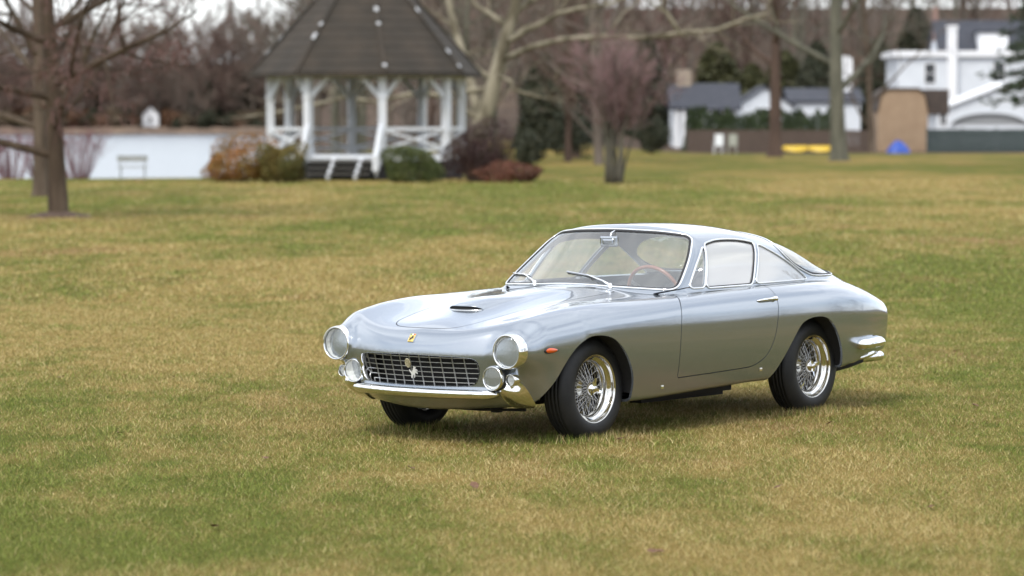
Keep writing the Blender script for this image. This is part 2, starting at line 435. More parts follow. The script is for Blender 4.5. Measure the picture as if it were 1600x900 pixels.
M_gvent = thin_glass('vent_glass', (.86, .89, .88), refl=.22)
M_grear = thin_glass('rear_glass', (.92, .96, .93), refl=.25)
def lens_glass(name, clear, milk, mcol=(.85, .88, .88), wave=0, refl=.06):
    """pane that is partly clear, partly milky (scatters light through and back) and reflects at the surface"""
    m = thin_glass(name, (.95, .97, .97), refl); t = m.node_tree; o = [n for n in t.nodes if n.type == 'OUTPUT_MATERIAL'][0]
    surf = [l for l in t.links if l.to_node == o][0].from_node
    tr = N(t, 'ShaderNodeBsdfTranslucent'); df = N(t, 'ShaderNodeBsdfDiffuse'); a1 = N(t, 'ShaderNodeMixShader'); a2 = N(t, 'ShaderNodeMixShader')
    for n in (tr, df): n.inputs['Color'].default_value = (*mcol, 1)
    a1.inputs[0].default_value = .5; a2.inputs[0].default_value = milk
    t.links.new(tr.outputs[0], a1.inputs[1]); t.links.new(df.outputs[0], a1.inputs[2])
    t.links.new(surf.outputs[0], a2.inputs[1]); t.links.new(a1.outputs[0], a2.inputs[2]); t.links.new(a2.outputs[0], o.inputs['Surface'])
    if wave:
        co = N(t, 'ShaderNodeTexCoord'); wv = N(t, 'ShaderNodeTexWave'); wv.bands_direction = 'Y'
        wv.inputs['Scale'].default_value = wave; wv.inputs['Distortion'].default_value = .6
        bp = N(t, 'ShaderNodeBump'); bp.inputs['Strength'].default_value = .5; bp.inputs['Distance'].default_value = .004
        t.links.new(co.outputs['Object'], wv.inputs['Vector']); t.links.new(wv.outputs['Fac'], bp.inputs['Height'])
        gl = [n for n in t.nodes if n.type == 'BSDF_GLOSSY'][0]; gl.inputs['Roughness'].default_value = .08
        for n in (gl, df): t.links.new(bp.outputs[0], n.inputs['Normal'])
    return m
M_glens = lens_glass('fluted_lens_glass', .6, .09, (.95, .97, .97), wave=13)
M_gws = lens_glass('windscreen_glass', .9, .12, (.9, .94, .92), refl=.13)  # milky share puts the sky's pale reflection into the pane colour
M_gfar = lens_glass('far_side_glass', .8, .14, (.92, .94, .92), refl=.07)
M_gside = lens_glass('near_side_glass', .4, .58, (.97, .985, 1.0), refl=.45)  # near-side panes get a strong milky white share, far side little

def onskin(x, z): return float(side_y(x, z)[0])
def topz(x, y): return float(top_z(x, y)[0])
CAR = empty('sports_car', (.65519, 21.7805, 0), R(-127.9936), label='silver two-door sports coupe with chrome wire wheels parked on the lawn', cat='car')

def cr(poly, n=6):
    """closed Catmull-Rom refinement of a 2D polygon"""
    P = np.array(poly, float); o = []
    for i in range(len(P)):
        a, b, c, d = P[i - 1], P[i], P[(i + 1) % len(P)], P[(i + 2) % len(P)]
        for t in np.linspace(0, 1, n, endpoint=False):
            o.append(.5 * ((2 * b) + (-a + c) * t + (2 * a - 5 * b + 4 * c - d) * t * t + (-a + 3 * b - 3 * c + d) * t ** 3))
    return np.array(o)
def sym(h):   # half outline (first coordinate mirrored) given from top centre round to bottom centre, y >= 0
    return h + [(-a, b) for a, b in h[::-1] if abs(a) > 1e-6]

ARCH_F = cr([(1.77, -.05), (1.765, .12), (1.726, .258), (1.646, .39), (1.555, .54), (1.444, .620), (1.314, .643), (1.165, .614), (1.03, .511), (.935, .368), (.908, .222), (.90, .08), (.90, -.05)])
ARCH_R = cr([(-.50, -.05), (-.515, .12), (-.56, .25), (-.645, .345), (-.771, .518), (-.85, .605), (-.93, .637), (-1.02, .648), (-1.11, .645), (-1.19, .623), (-1.265, .575), (-1.335, .50), (-1.405, .40), (-1.44, .31), (-1.452, .2), (-1.455, .05), (-1.455, -.05)])
DOOR = rounded([(.47, .337), (.488, .52), (.488, .68), (.455, .78), (.385, .838), (.30, .862), (.19, .879), (-.605, .879), (-.606, .79), (-.578, .66), (-.56, .55), (-.50, .425), (-.36, .362), (-.10, .352)], [.01, .1, .1, .06, .05, .03, .02, .012, .06, .1, .1, .12, .12, .1])
HOOD = rounded([(1.952, 0), (1.938, .13), (1.905, .235), (1.81, .292), (1.5, .343), (1.13, .362), (.8, .372), (.48, .372), (.50, 0), (.48, -.372), (.8, -.372), (1.13, -.362), (1.5, -.343), (1.81, -.292), (1.905, -.235), (1.938, -.13)], [.1, .1, .08, .15, .2, .2, .2, .05, .2, .05, .2, .2, .2, .15, .08, .1])
GRILLE = rounded(sym([(0, .5375), (.36, .529), (.450, .518), (.460, .45), (.425, .36), (.33, .352), (0, .349)]), [.1, .1, .045, .06, .06, .05, .1, .05, .06, .06, .045, .1])
_ws = [(0, 1.218), (.34, 1.208), (.525, 1.188), (.575, 1.11), (.612, 1.033), (.648, .94), (.668, .872), (.5, .879), (.25, .889), (0, .893)]
WS = rounded(sym(_ws), [.1, .1, .055, .1, .1, .08, .05, .1, .1, .1, .1, .1, .05, .08, .1, .1, .055, .1])
VENT = rounded([(.176, .875), (.016, .874), (-.146, 1.128), (-.118, 1.118), (.045, .995)], [.012, .008, .006, .02, .1])
DGLASS = rounded([(.000, .872), (-.522, .874), (-.732, 1.131), (-.60, 1.151), (-.45, 1.160), (-.30, 1.158), (-.165, 1.138)], [.004, .004, .006, .05, .1, .1, .01])
QGLASS = rounded([(-.566, .880), (-.772, 1.121), (-.88, 1.078), (-.975, 1.034), (-1.07, .988), (-1.16, .94), (-1.262, .880)], [.006, .008, .1, .1, .1, .1, .012])
_rw = [(-1.05, 0), (-1.062, .25), (-1.105, .415), (-1.30, .505), (-1.48, .525), (-1.66, .505), (-1.735, .42), (-1.775, .2), (-1.785, 0)]
RW = rounded([(-1.02, 1.5), (-1.02, 1.10), (-1.055, 1.040), (-1.10, 1.005), (-1.167, .970), (-1.316, .918), (-1.45, .902), (-1.64, .896), (-1.735, .90), (-1.735, 1.5)], [0, .06, .05, .05, .06, .08, .08, .08, .05, 0])
_tl = [(-1.84, 0), (-1.84, .36), (-1.90, .40), (-2.22, .39), (-2.25, .30), (-2.26, 0)]
TRUNK = rounded(_tl + [(a, -b) for a, b in _tl[::-1] if b > 0], .05)

P, F = car_grid()
skin = Skin(P, F)
BIG = 1.0
def fld(S, poly, axes, mask):
    v = np.full(len(S.V), BIG); m = mask(S.V)
    lo = poly.min(0) - .08; hi = poly.max(0) + .08; q = S.V[:, axes]
    m &= ((q > lo) & (q < hi)).all(1)
    v[m] = sdf(q[m], poly); return v
GAP = .0028
def split(S, poly, axes, mask, gap=0.0):
    """(inside piece, outside rest) with a joint of 2*gap between them"""
    v = fld(S, poly, axes, mask)
    if not gap: return S.clip(v)
    a, _ = S.clip(v + gap); _, b = S.clip(v - gap); return a, b
def keepout(S, v): return S.clip(v)[1]

for ar in (ARCH_F, ARCH_R):
    for sgn in (1, -1):
        _, skin = split(skin, ar, [0, 2], lambda V, s=sgn: (s * V[:, 1] > .38))
mouth, skin = split(skin, GRILLE, [1, 2], lambda V: (V[:, 0] > 1.7))
hood, skin = split(skin, HOOD, [0, 1], lambda V: (V[:, 2] > .55), GAP)
trunk, skin = split(skin, TRUNK, [0, 1], lambda V: (V[:, 2] > .6), GAP)
doors = []; vents = []; dgl = []; qgl = []
for sgn in (1, -1):
    mk = lambda V, s=sgn: (s * V[:, 1] > .4)
    g, skin = split(skin, VENT, [0, 2], mk); vents.append(g)
    g, skin = split(skin, DGLASS, [0, 2], mk); dgl.append(g)
    g, skin = split(skin, QGLASS, [0, 2], mk); qgl.append(g)
    d, skin = split(skin, DOOR, [0, 2], mk, GAP); doors.append(d)
wsg, skin = split(skin, WS, [1, 2], lambda V: (V[:, 0] > -.2) & (V[:, 2] > .8) & (V[:, 0] < .6))
rwg, skin = split(skin, RW, [0, 2], lambda V: (V[:, 2] > .8))
# the lower body has a crease where doors and hood are cut; the shell is open below the sills
body = skin.build('body', M_paint, CAR, lip=.016)
link_h = hood.build('hood', M_paint, CAR, lip=.014)
trunk.build('boot_lid', M_paint, CAR, lip=.014)
# inside lining of roof and pillars
top = Skin(skin.V, skin.Q, skin.F); top = top.clip(.90 - top.V[:, 2])[0]
top.build('headliner', M_head, CAR, lip=0, offset=-.022)

def outline(S, m_sel=None):
    L = max(S.boundary(), key=len); return S.V[L]
def smooth_loop(P, it=2):
    for _ in range(it): P = .25 * np.roll(P, 1, 0) + .5 * P + .25 * np.roll(P, -1, 0)
    return P
def trim(S, name, parent, rad, off, m=M_chrome, step=.008, flat=None, nf=car_f, inset=0.0):
    """chrome moulding swept along the rim of a pane"""
    Lp = outline(S); Pn = [Lp[0]]
    for p in Lp[1:]:
        if np.linalg.norm(p - Pn[-1]) > step: Pn.append(p)
    Pn = smooth_loop(np.array(Pn), 2); nr = car_n(Pn, nf)
    tg = np.roll(Pn, -1, 0) - np.roll(Pn, 1, 0); tg /= np.linalg.norm(tg, axis=1, keepdims=True) + 1e-9
    sd = np.cross(tg, nr); sd /= np.linalg.norm(sd, axis=1, keepdims=True) + 1e-9   # points outwards from the pane
    w_ = flat or rad; n = 10; k = len(Pn)
    c0 = Pn + nr * off + sd * inset
    V = np.concatenate([(c0[:, None] + sd[:, None] * (w_ * math.cos(a)) + nr[:, None] * (rad * math.sin(a))) for a in [2 * math.pi * q / n for q in range(n)]], 1)
    F_ = [(i * n + q, i * n + (q + 1) % n, ((i + 1) % k) * n + (q + 1) % n, ((i + 1) % k) * n + q) for i in range(k) for q in range(n)]
    return link(name, mesh(name, V.reshape(-1, 3), F_, m, True), parent)

ws = wsg.build('windscreen', M_gws, CAR, lip=0, offset=-.003)
trim(wsg, 'rubber_seal', ws, .005, .000, M_rubber, flat=.012, inset=.005)
trim(wsg, 'chrome_moulding', ws, .0055, .004, M_chrome, flat=.0065, inset=.013)
rw = rwg.build('rear_window', M_grear, CAR, lip=0, offset=-.003)
trim(rwg, 'rubber_seal', rw, .006, .001, M_rubber, flat=.012, inset=.004)
trim(rwg, 'chrome_moulding', rw, .0045, .004, M_chrome, flat=.005, inset=.014)

for sgn, d, ve, dg, qg in zip((1, -1), doors, vents, dgl, qgl):
    dr = d.build('door', M_paint, CAR, lip=.014)
    v_ = ve.build('vent_window', M_gvent, CAR, lip=0, offset=-.004)
    trim(ve, 'window_frame', v_, .006, .001, M_chrome2, flat=.0075, inset=.003)
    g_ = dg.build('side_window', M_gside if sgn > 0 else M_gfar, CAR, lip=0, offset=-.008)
    trim(dg, 'window_frame', g_, .005, .002, M_chrome2, flat=.007, inset=.004)
    trim(dg, 'rubber_seal', g_, .003, -.003, M_rubber, flat=.006, inset=-.004)
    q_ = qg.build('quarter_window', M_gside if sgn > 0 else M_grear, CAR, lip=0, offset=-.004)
    trim(qg, 'window_frame', q_, .005, .002, M_chrome2, flat=.006, inset=.003)
    # door handle: pull with a push button
    h0 = np.array([[-.38, .8, .778], [-.43, .8, .782], [-.49, .8, .785], [-.545, .8, .786], [-.585, .8, .785]])
    hm = MB()
    pts = [(p[0], sgn * (onskin(p[0], p[2]) + o_), p[2]) for p, o_ in zip(h0, (.004, .018, .024, .02, .006))]
    hm.tube(pts, [.004, .009, .0085, .011, .011], 10)
    y1 = onskin(-.572, .785); V, F_ = lathe([(.0, .0), (.015, .0), (.016, .012), (.013, .03), (.006, .034), (0, .034)], 16, 'Y', (0, 0, 0))
    hm.add([(-.572 + v.x, sgn * (y1 - .004 + v.y), .785 + v.z) for v in V], F_)
    hm.build('door_handle', M_chrome, dr, True)
    # small square maker's plates low on the flank
    for x, z in ((.612, .289), (-.447, .336)):
        y1 = onskin(x, z); bm_ = MB(); bm_.box((x, sgn * (y1 + .001), z), (.03, .006, .022)); bm_.box((x, sgn * (y1 + .004), z), (.02, .006, .013))
        bm_.build('flank_plate', M_chrome, CAR, bevel=.002)
    # amber repeater on the front wing: teardrop in a black gasket
    y1 = onskin(1.728, .573)
    rp_ = MB(); n = 22
    def drop(sc, o_, nme, mt, par):
        b = MB(); ring = []; P2 = []
        for k in range(n):
            a = 2 * math.pi * k / n; xx = .052 * math.cos(a); zz = .0165 * math.sin(a) * (1 + .35 * math.cos(a)); P2.append((1.722 + xx * sc, .573 + zz * sc))
        V = []
        for r_, hh in ((1, 0), (.92, .007), (.6, .012), (.0, .014)):
            for x, z in P2:
                xx = 1.722 + (x - 1.722) * r_; zz = .573 + (z - .573) * r_
                V.append((xx, sgn * (onskin(xx, zz) + o_ + hh * sc), zz))
        F_ = [(i * n + k, i * n + (k + 1) % n, (i + 1) * n + (k + 1) % n, (i + 1) * n + k) for i in range(3) for k in range(n)]
        b.add(V, F_); return b.build(nme, mt, par, True)
    g = drop(1.12, -.002, 'repeater_gasket', M_rubber, CAR); drop(.95, .002, 'amber_lens', M_amber, g)

# ---------------- hood scoop, raised on the bonnet with a slot opening to the front
V = []; nu, nv = 34, 29
for i in range(nu):
    s = i / (nu - 1); x = 1.56 - .62 * s
    for j in range(nv):
        t = j / (nv - 1) * 2 - 1; y = t * (.135 + .02 * s)
        hgt = .030 * (1 - abs(t) ** 4) ** .8 * (1 - sst((s - .03) / .97)) * min(1, .78 + s * 4)
        xx = x - .05 * t * t * (1 - s)
        V.append((xx, y, hgt - .0015 - (.006 if i == nu - 1 else 0)))
V = np.array(V); V[:, 2] += top_z(V[:, 0], V[:, 1])
F_ = [(i * nv + j, i * nv + j + 1, (i + 1) * nv + j + 1, (i + 1) * nv + j) for i in range(nu - 1) for j in range(nv - 1)]
sc_ = link('hood_scoop', mesh('hood_scoop', V, F_, M_paint, True), CAR)
V = []; F_ = []
for j in range(nv):
    t = j / (nv - 1) * 2 - 1; y = t * .131; xx = 1.555 - .05 * t * t; h_ = .030 * (1 - abs(t) ** 4) ** .8 * .78
    V += [(xx, y, topz(xx, y) - .001), (xx - .002, y, topz(xx, y) + h_ - .004)]
F_ = [(2 * j, 2 * j + 1, 2 * j + 3, 2 * j + 2) for j in range(nv - 1)]
link('scoop_slot', mesh('scoop_slot', V, F_, M_dark), sc_)
V = []
for j in range(nv):
    t = j / (nv - 1) * 2 - 1; y = t * .133; xx = 1.562 - .05 * t * t; V.append((xx, y, topz(xx, y) + .030 * (1 - abs(t) ** 4) ** .8 * .78 - .001))
MB().tube(V, .0028, 6).build('scoop_lip', M_paint, sc_, True)
V = []
for j in range(nv):
    t = j / (nv - 1) * 2 - 1; y = t * .130; xx = 1.578 - .05 * t * t; V.append((xx, y, topz(xx, y) + .001))
MB().tube(V, .0035, 6).build('scoop_sill', M_chrome2, sc_, True)

# ---------------- grille
gl = MB(); L = smooth_loop(outline(mouth), 2); nr = car_n(L)
k = len(L)
V = []
for q, (dx, sc) in enumerate(((.006, 1.0), (.002, .985), (-.02, .975), (-.07, .95), (-.11, .93))):
    c = np.array([0, 0, .445]); Pq = L.copy(); Pq[:, 1] = L[:, 1] * sc; Pq[:, 2] = .445 + (L[:, 2] - .445) * sc; Pq[:, 0] += dx; V.append(Pq)
V = np.concatenate(V)
F_ = [(a * k + q, a * k + (q + 1) % k, (a + 1) * k + (q + 1) % k, (a + 1) * k + q) for a in range(4) for q in range(k)]
grille = link('grille', mesh('grille', V, F_, M_chrome, True), CAR)
b = MB(); b.box((1.80, 0, .44), (.02, .90, .22)); b.build('radiator_core', M_dark, CAR)
def gin(y, z, mrg=0): return sdf(np.array([[y, z]]), GRILLE)[0] < -mrg
def gx(y): return 2.0 - .40 * y * y
for i in range(-6, 6):
    y = (i + .5) * .0765
    zs = [z for z in np.linspace(.34, .55, 80) if gin(y, z, .004)]
    if len(zs) < 8: continue
    z0, z1 = zs[0] - .004, zs[-1] + .004
    lean = .055
    p0, p1 = Vector((gx(y) - lean * .5 - .008, y, z0)), Vector((gx(y) + lean * .5 - .008, y, z1))
    MB().bar(p0, p1, .0030, .007, up=(1, 0, 0)).build('grille_bar', M_bar, grille)
for j in range(6):
    z = .372 + j * .0295
    ys = [y for y in np.linspace(-.47, .47, 189) if gin(y, z, .004)]
    y0, y1 = ys[0], ys[-1]; n = 24; V = []; F_ = []
    lx = (z - .445) / .19 * .055
    for q in range(n + 1):
        y = y0 + (y1 - y0) * q / n; x = gx(y) - .008 + lx
        V += [(x + .003, y, z - .0015), (x + .003, y, z + .0015), (x - .003, y, z + .0015), (x - .003, y, z - .0015)]
    for q in range(n):
        for e in range(4): F_.append((q * 4 + e, q * 4 + (e + 1) % 4, q * 4 + 4 + (e + 1) % 4, q * 4 + 4 + e))
    link('grille_bar', mesh('grille_bar', V, F_, M_bar), grille)
# oval plaque and prancing horse on the bars
HORSE = [(-.30, -.50), (-.24, -.50), (-.20, -.36), (-.10, -.22), (-.02, -.16), (.02, -.30), (-.06, -.46), (.0, -.48), (.08, -.30), (.10, -.14), (.16, -.04), (.30, -.02), (.34, -.14), (.40, -.13), (.37, .04), (.24, .08), (.30, .18), (.42, .14), (.44, .20), (.30, .28), (.22, .22), (.20, .32), (.30, .40), (.24, .46), (.16, .44), (.12, .52), (.08, .44), (.02, .36), (-.04, .20), (-.14, .06), (-.24, .0), (-.34, .10), (-.40, .24), (-.44, .22), (-.40, .04), (-.30, -.08), (-.26, -.22), (-.32, -.36)]
def horse(size, th, frame, name, mt, par):
    n = len(HORSE); V = []
    for s in (0, 1):
        for a, c in HORSE: V.append(frame(a * size, c * size, th * s))
    F_ = [tuple(range(n))[::-1], tuple(range(n, 2 * n))] + [(q, (q + 1) % n, n + (q + 1) % n, n + q) for q in range(n)]
    return link(name, mesh(name, V, F_, mt), par)
horse(.070, .006, lambda a, c, h: (2.028 + h + c * .25, a + .012, .428 + c), 'horse_emblem', mat('bright_silver', (.85, .86, .87), rough=.35, metal=.35), grille)
n = 24; V = []
for r_, h_ in ((1, -.004), (1, .004), (.86, .006), (.8, .004), (0, .004)):
    for q in range(n): a = 2 * math.pi * q / n; V.append((2.034 + h_ + .29 * .028 * r_ * math.sin(a), -.03 + .021 * r_ * math.cos(a), .482 + .028 * r_ * math.sin(a)))
F_ = [(a * n + q, a * n + (q + 1) % n, (a + 1) * n + (q + 1) % n, (a + 1) * n + q) for a in range(4) for q in range(n)]
link('oval_plaque', mesh('oval_plaque', V, F_, M_gold, False), grille)
# nose badge
_lo, _hi = 1.7, 2.2
for _ in range(30):
    _m = (_lo + _hi) / 2
    if body_f(np.array([_m]), np.array([0.]), np.array([.63]))[0] < 0: _lo = _m
    else: _hi = _m
bc = np.array([[_lo, 0, .63]]); bn = Vector(car_n(bc)[0]); bu = Vector((-bn.z, 0, bn.x)).normalized(); by = Vector((0, 1, 0)); b0 = Vector(bc[0])
def bplate(name, w_, h_, o_, mt, par, dy=0, du=0):
    b = MB(); Mx = Matrix((bn, by, bu)).transposed(); c = b0 + bn * o_ + by * dy + bu * du
    b.box(c, (.008, w_, h_), Mx); return b.build(name, mt, par)
bd = bplate('nose_badge', .044, .056, .002, M_chrome2, CAR)
bplate('enamel', .041, .055, .0035, M_yellow, bd)
for i_, mm in enumerate((M_green, M_white, M_red)): bplate('tricolour_stripe', .0125, .006, .0042, mm, bd, dy=(i_ - 1) * .0128, du=.022)
horse(.038, .001, lambda a, c, h: b0 + bn * (.0078 + h) + by * a + bu * (c - .004), 'horse_emblem', M_black, bd)

# ---------------- lamps
def lathe_x(prof, n, c, name, mt, par, smooth=True, flip=False):
    b = MB(); b.lathe(prof, n, 'X', c); return b.build(name, mt, par, smooth)
for s in (1, -1):
    c = (1.925, s * .6585, .571)
    hl = lathe_x([(.094, -.05), (.1035, -.045), (.1065, -.02), (.1055, .012), (.1025, .034), (.0995, .042), (.0955, .043), (.0925, .039), (.0915, .032)], 48, c, 'headlight', M_chrome, CAR)
    lathe_x([(.0995, .034), (.098, .036), (.0, .020)], 40, c, 'reflector_rim', M_dark, hl)
    lathe_x([(.0915, .022), (.085, .0), (.070, -.022), (.045, -.04), (.02, -.048), (0, -.049)], 40, c, 'reflector', M_refl, hl)
    bulb = MB(); bulb.lathe([(0, .004), (.008, .002), (.012, -.006), (.012, -.05)], 14, 'X', c); bulb.build('bulb', M_refl, hl, True)
    lathe_x([(.0918, .033), (.080, .041), (.060, .047), (.04, .0505), (.018, .0525), (0, .053)], 40, c, 'lens', M_glens, hl)
    c = (1.932, s * .538, .409)
    fl = lathe_x([(.062, -.045), (.0705, -.03), (.0735, -.01), (.0725, .010), (.069, .017), (.0655, .016), (.064, .011)], 40, c, 'fog_lamp', M_chrome, CAR)
    lathe_x([(.0735, -.03), (.0795, -.022), (.0795, -.012), (.0735, -.006)], 40, c, 'rubber_ring', M_rubber, fl)
    lathe_x([(.064, .002), (.052, -.02), (.03, -.034), (0, -.038)], 32, c, 'reflector', M_refl, fl)
    lathe_x([(.0642, .011), (.05, .019), (.03, .024), (0, .026)], 32, c, 'lens', M_glens, fl)
# reflectors need no extra rim disc behind the lens
for o in list(bpy.data.objects):
    if o.name.startswith('reflector_rim'): bpy.data.objects.remove(o)

# ---------------- front bumper: chrome blade under the mouth and two corner pieces with the small lamps
def sweep(path, prof, scale, name, mt, par, closed_prof=True):
    n = len(prof); V = []; F_ = []
    for (p, nx), sc in zip(path, scale):
        for dx, dz in prof: V.append((p[0] + nx[0] * dx * sc[0], p[1] + nx[1] * dx * sc[0], p[2] + dz * sc[1]))
    m = len(path)
    for i in range(m - 1):
        for k_ in range(n): F_.append((i * n + k_, i * n + (k_ + 1) % n, (i + 1) * n + (k_ + 1) % n, (i + 1) * n + k_))
    F_ += [tuple(range(n))[::-1], tuple((m - 1) * n + k_ for k_ in range(n))]
    return link(name, mesh(name, V, F_, mt, True), par)
prof = [(-.06, .026), (-.02, .026), (.034, .0255), (.047, .022), (.055, .013), (.058, .002), (.056, -.010), (.047, -.021), (.03, -.029), (.0, -.033), (-.05, -.033)]
path = []; scale = []
for q in range(41):
    t = q / 40 * 2 - 1; y = t * .548; x = 2.012 - .40 * y * y; nx = Vector((1, .8 * y, 0)).normalized()
    path.append(((x, y, .312), nx)); e = max(0, (abs(t) - .86) / .14); scale.append((1 - .55 * e ** 2, 1 - .72 * e ** 2.2))
sweep(path, prof, scale, 'front_bumper', M_chrome, CAR)
for s in (1, -1):
    # pointed corner shell: part of the body surface, bulged outwards
    poly = np.array([(-.71, .40), (-.665, .372), (-.618, .398), (-.588, .37), (-.557, .325), (-.515, .252), (-.53, .225), (-.60, .222), (-.67, .245), (-.715, .30), (-.735, .36)])
    G = []; U, Wd = 26, 26
    sub = Skin(P, F)
    val = np.full(len(P), 1.0); mk = (s * P[:, 1] > .45) & (P[:, 0] > 1.55) & (P[:, 2] < .5)
    pp = np.stack([.788 * np.abs(P[:, 1]) - .616 * P[:, 0], P[:, 2]], 1); pl = rounded(poly, .015)
    val[mk] = sdf(pp[mk], pl); cs = sub.clip(val)[0]
    pp2 = np.stack([.788 * np.abs(cs.V[:, 1]) - .616 * cs.V[:, 0], cs.V[:, 2]], 1); dd = -sdf(pp2, pl)
    bul = .034 * sst(np.clip(dd / .06, 0, 1)) * np.clip((cs.V[:, 2] - .20) / .15, .25, 1) + .010
    nn = car_n(cs.V, body_f)
    cs2 = Skin(cs.V + nn * bul[:, None], cs.Q, cs.F)
    V2 = cs2.V; F2 = [tuple(q) for q in cs2.Q.tolist()] + list(cs2.F); n0 = len(V2); ex = []
    for Lb in cs2.boundary():
        if len(Lb) < 10: continue
        kb = len(Lb); b_ = n0 + len(ex); ex += list(V2[Lb]) + list(cs.V[Lb] - nn[Lb] * .01)
        F2 += [(b_ + q, b_ + kb + q, b_ + kb + (q + 1) % kb, b_ + (q + 1) % kb) for q in range(kb)]
    V2 = np.vstack([V2, np.array(ex)])
    cb = link('bumper_corner', mesh('bumper_corner', V2, F2, M_chrome, True), CAR)
    c = (1.895, s * .648, .402)
    pod = lathe_x([(.030, -.05), (.036, -.03), (.0375, .0), (.036, .018), (.033, .022), (.031, .018)], 28, c, 'parking_lamp', M_chrome, CAR)
    lathe_x([(.031, .0), (.02, -.012), (0, -.018)], 24, c, 'reflector', M_refl, pod)
    lathe_x([(.0315, .017), (.026, .026), (.015, .032), (0, .034)], 24, c, 'lens', M_glens, pod)
    # rear bumper quarter wrapping the tail corner
    ys = [(-1.60, .815), (-1.66, .815), (-1.75, .806), (-1.86, .784), (-1.97, .757), (-2.07, .728), (-2.16, .69), (-2.235, .63), (-2.28, .54), (-2.305, .40), (-2.315, .2), (-2.318, 0.0)]
    ys = [tuple(v) for v in np.array([[Spl([(i, a[0]) for i, a in enumerate(ys)])(t), Spl([(i, a[1]) for i, a in enumerate(ys)])(t)] for t in np.linspace(0, 11, 45)])]
    path = []; scale = []
    for i, (x, y) in enumerate(ys):
        a = ys[max(0, i - 1)]; b_ = ys[min(len(ys) - 1, i + 1)]; tx, ty = b_[0] - a[0], b_[1] - a[1]; nx = Vector((ty * -1, tx, 0)) * -1; nx.normalize()
        if nx.x * x + nx.y * y < 0: nx = -nx
        path.append(((x, s * y, .437 + .012 * sst((-x - 1.6) / .6)), (nx.x, s * nx.y, 0))); e = max(0, 1 - i / 3.2)
        scale.append((1 - .75 * e ** 2, 1 - .6 * e ** 2))
    prof_r = [(-.02, .034), (.018, .038), (.050, .031), (.072, .016), (.080, -.002), (.074, -.019), (.054, -.031), (.018, -.038), (-.02, -.037)]
    sweep(path, prof_r if s > 0 else prof_r[::-1], scale, 'rear_bumper', M_chrome, CAR)
    # exhaust with bright tips under the tail
    for dy in (0, .075):
        MB().tube([(-1.30, s * (.60 - dy), .235), (-1.8, s * (.62 - dy), .285), (-2.02, s * (.62 - dy), .318)], .028, 12).build('exhaust_pipe', M_dark, CAR, True)
        MB().lathe([(.0, -.20), (.024, -.20), (.024, .0), (.030, .0), (.033, -.01), (.033, -.26), (.028, -.26)], 18, 'X', (0, 0, 0)).add([], []).build('exhaust_tip', M_chrome, CAR, True).matrix_local = Matrix.Translation((-2.02 - .20, s * (.62 - dy), .318)) @ Matrix.Rotation(math.pi, 4, 'Z')

# bright strip under the tail seen below the rear bumper
for s in (1, -1):
    pts = [(-1.70, .780, .338), (-1.80, .768, .348), (-1.90, .745, .358), (-1.99, .722, .366)]
    MB().tube([(x, s * y, z) for x, y, z in pts], [.012, .02, .021, .012], 10).build('tail_strip', M_chrome2, CAR, True)

# ---------------- wheels
WR, HUBZ, FACE = .320, .311, .734
def spoke_mesh(r0, y0, r1, y1, tw):
    a = Vector((r0, y0, 0)); b = Vector((r1 * math.cos(tw), y1, r1 * math.sin(tw)))
    V, F_ = tube([a, b], .0018, 5, False); return mesh('spoke', V, F_, M_spoke, True)
SP = [spoke_mesh(.040, -.030, .1605, -.078, t) for t in (R(24), R(-24))] + [spoke_mesh(.050, -.105, .1605, -.066, t) for t in (R(30), R(-30))]
tyre_p = [(.200, -.004), (.206, .006), (.222, .011), (.245, .0125), (.268, .009), (.288, -.001), (.302, -.012), (.311, -.022), (.3165, -.032), (.3185, -.040), (.3135, -.041), (.3135, -.047), (.3195, -.048), (.320, -.066), (.3135, -.067), (.3135, -.074), (.3205, -.075), (.3205, -.094), (.3135, -.095), (.3135, -.102), (.320, -.103), (.3195, -.122), (.3135, -.123), (.3135, -.129), (.3185, -.130), (.3165, -.138), (.302, -.158), (.288, -.169), (.268, -.179), (.245, -.1825), (.222, -.18), (.2, -.165)]
rim_p = [(.2085, -.010), (.2095, -.002), (.2085, .004), (.205, .0055), (.2005, .002), (.1975, -.006), (.1955, -.020), (.191, -.027), (.176, -.032), (.1695, -.038), (.1675, -.055), (.165, -.062), (.161, -.064), (.160, -.10), (.165, -.115), (.185, -.125), (.193, -.14), (.2, -.165), (.206, -.168)]
hub_p = [(0, .012), (.014, .0125), (.020, .009), (.022, .002), (.030, -.004), (.036, -.012), (.041, -.020), (.043, -.035), (.035, -.045), (.034, -.085), (.052, -.095), (.054, -.112), (.03, -.12)]
wheel_me = None
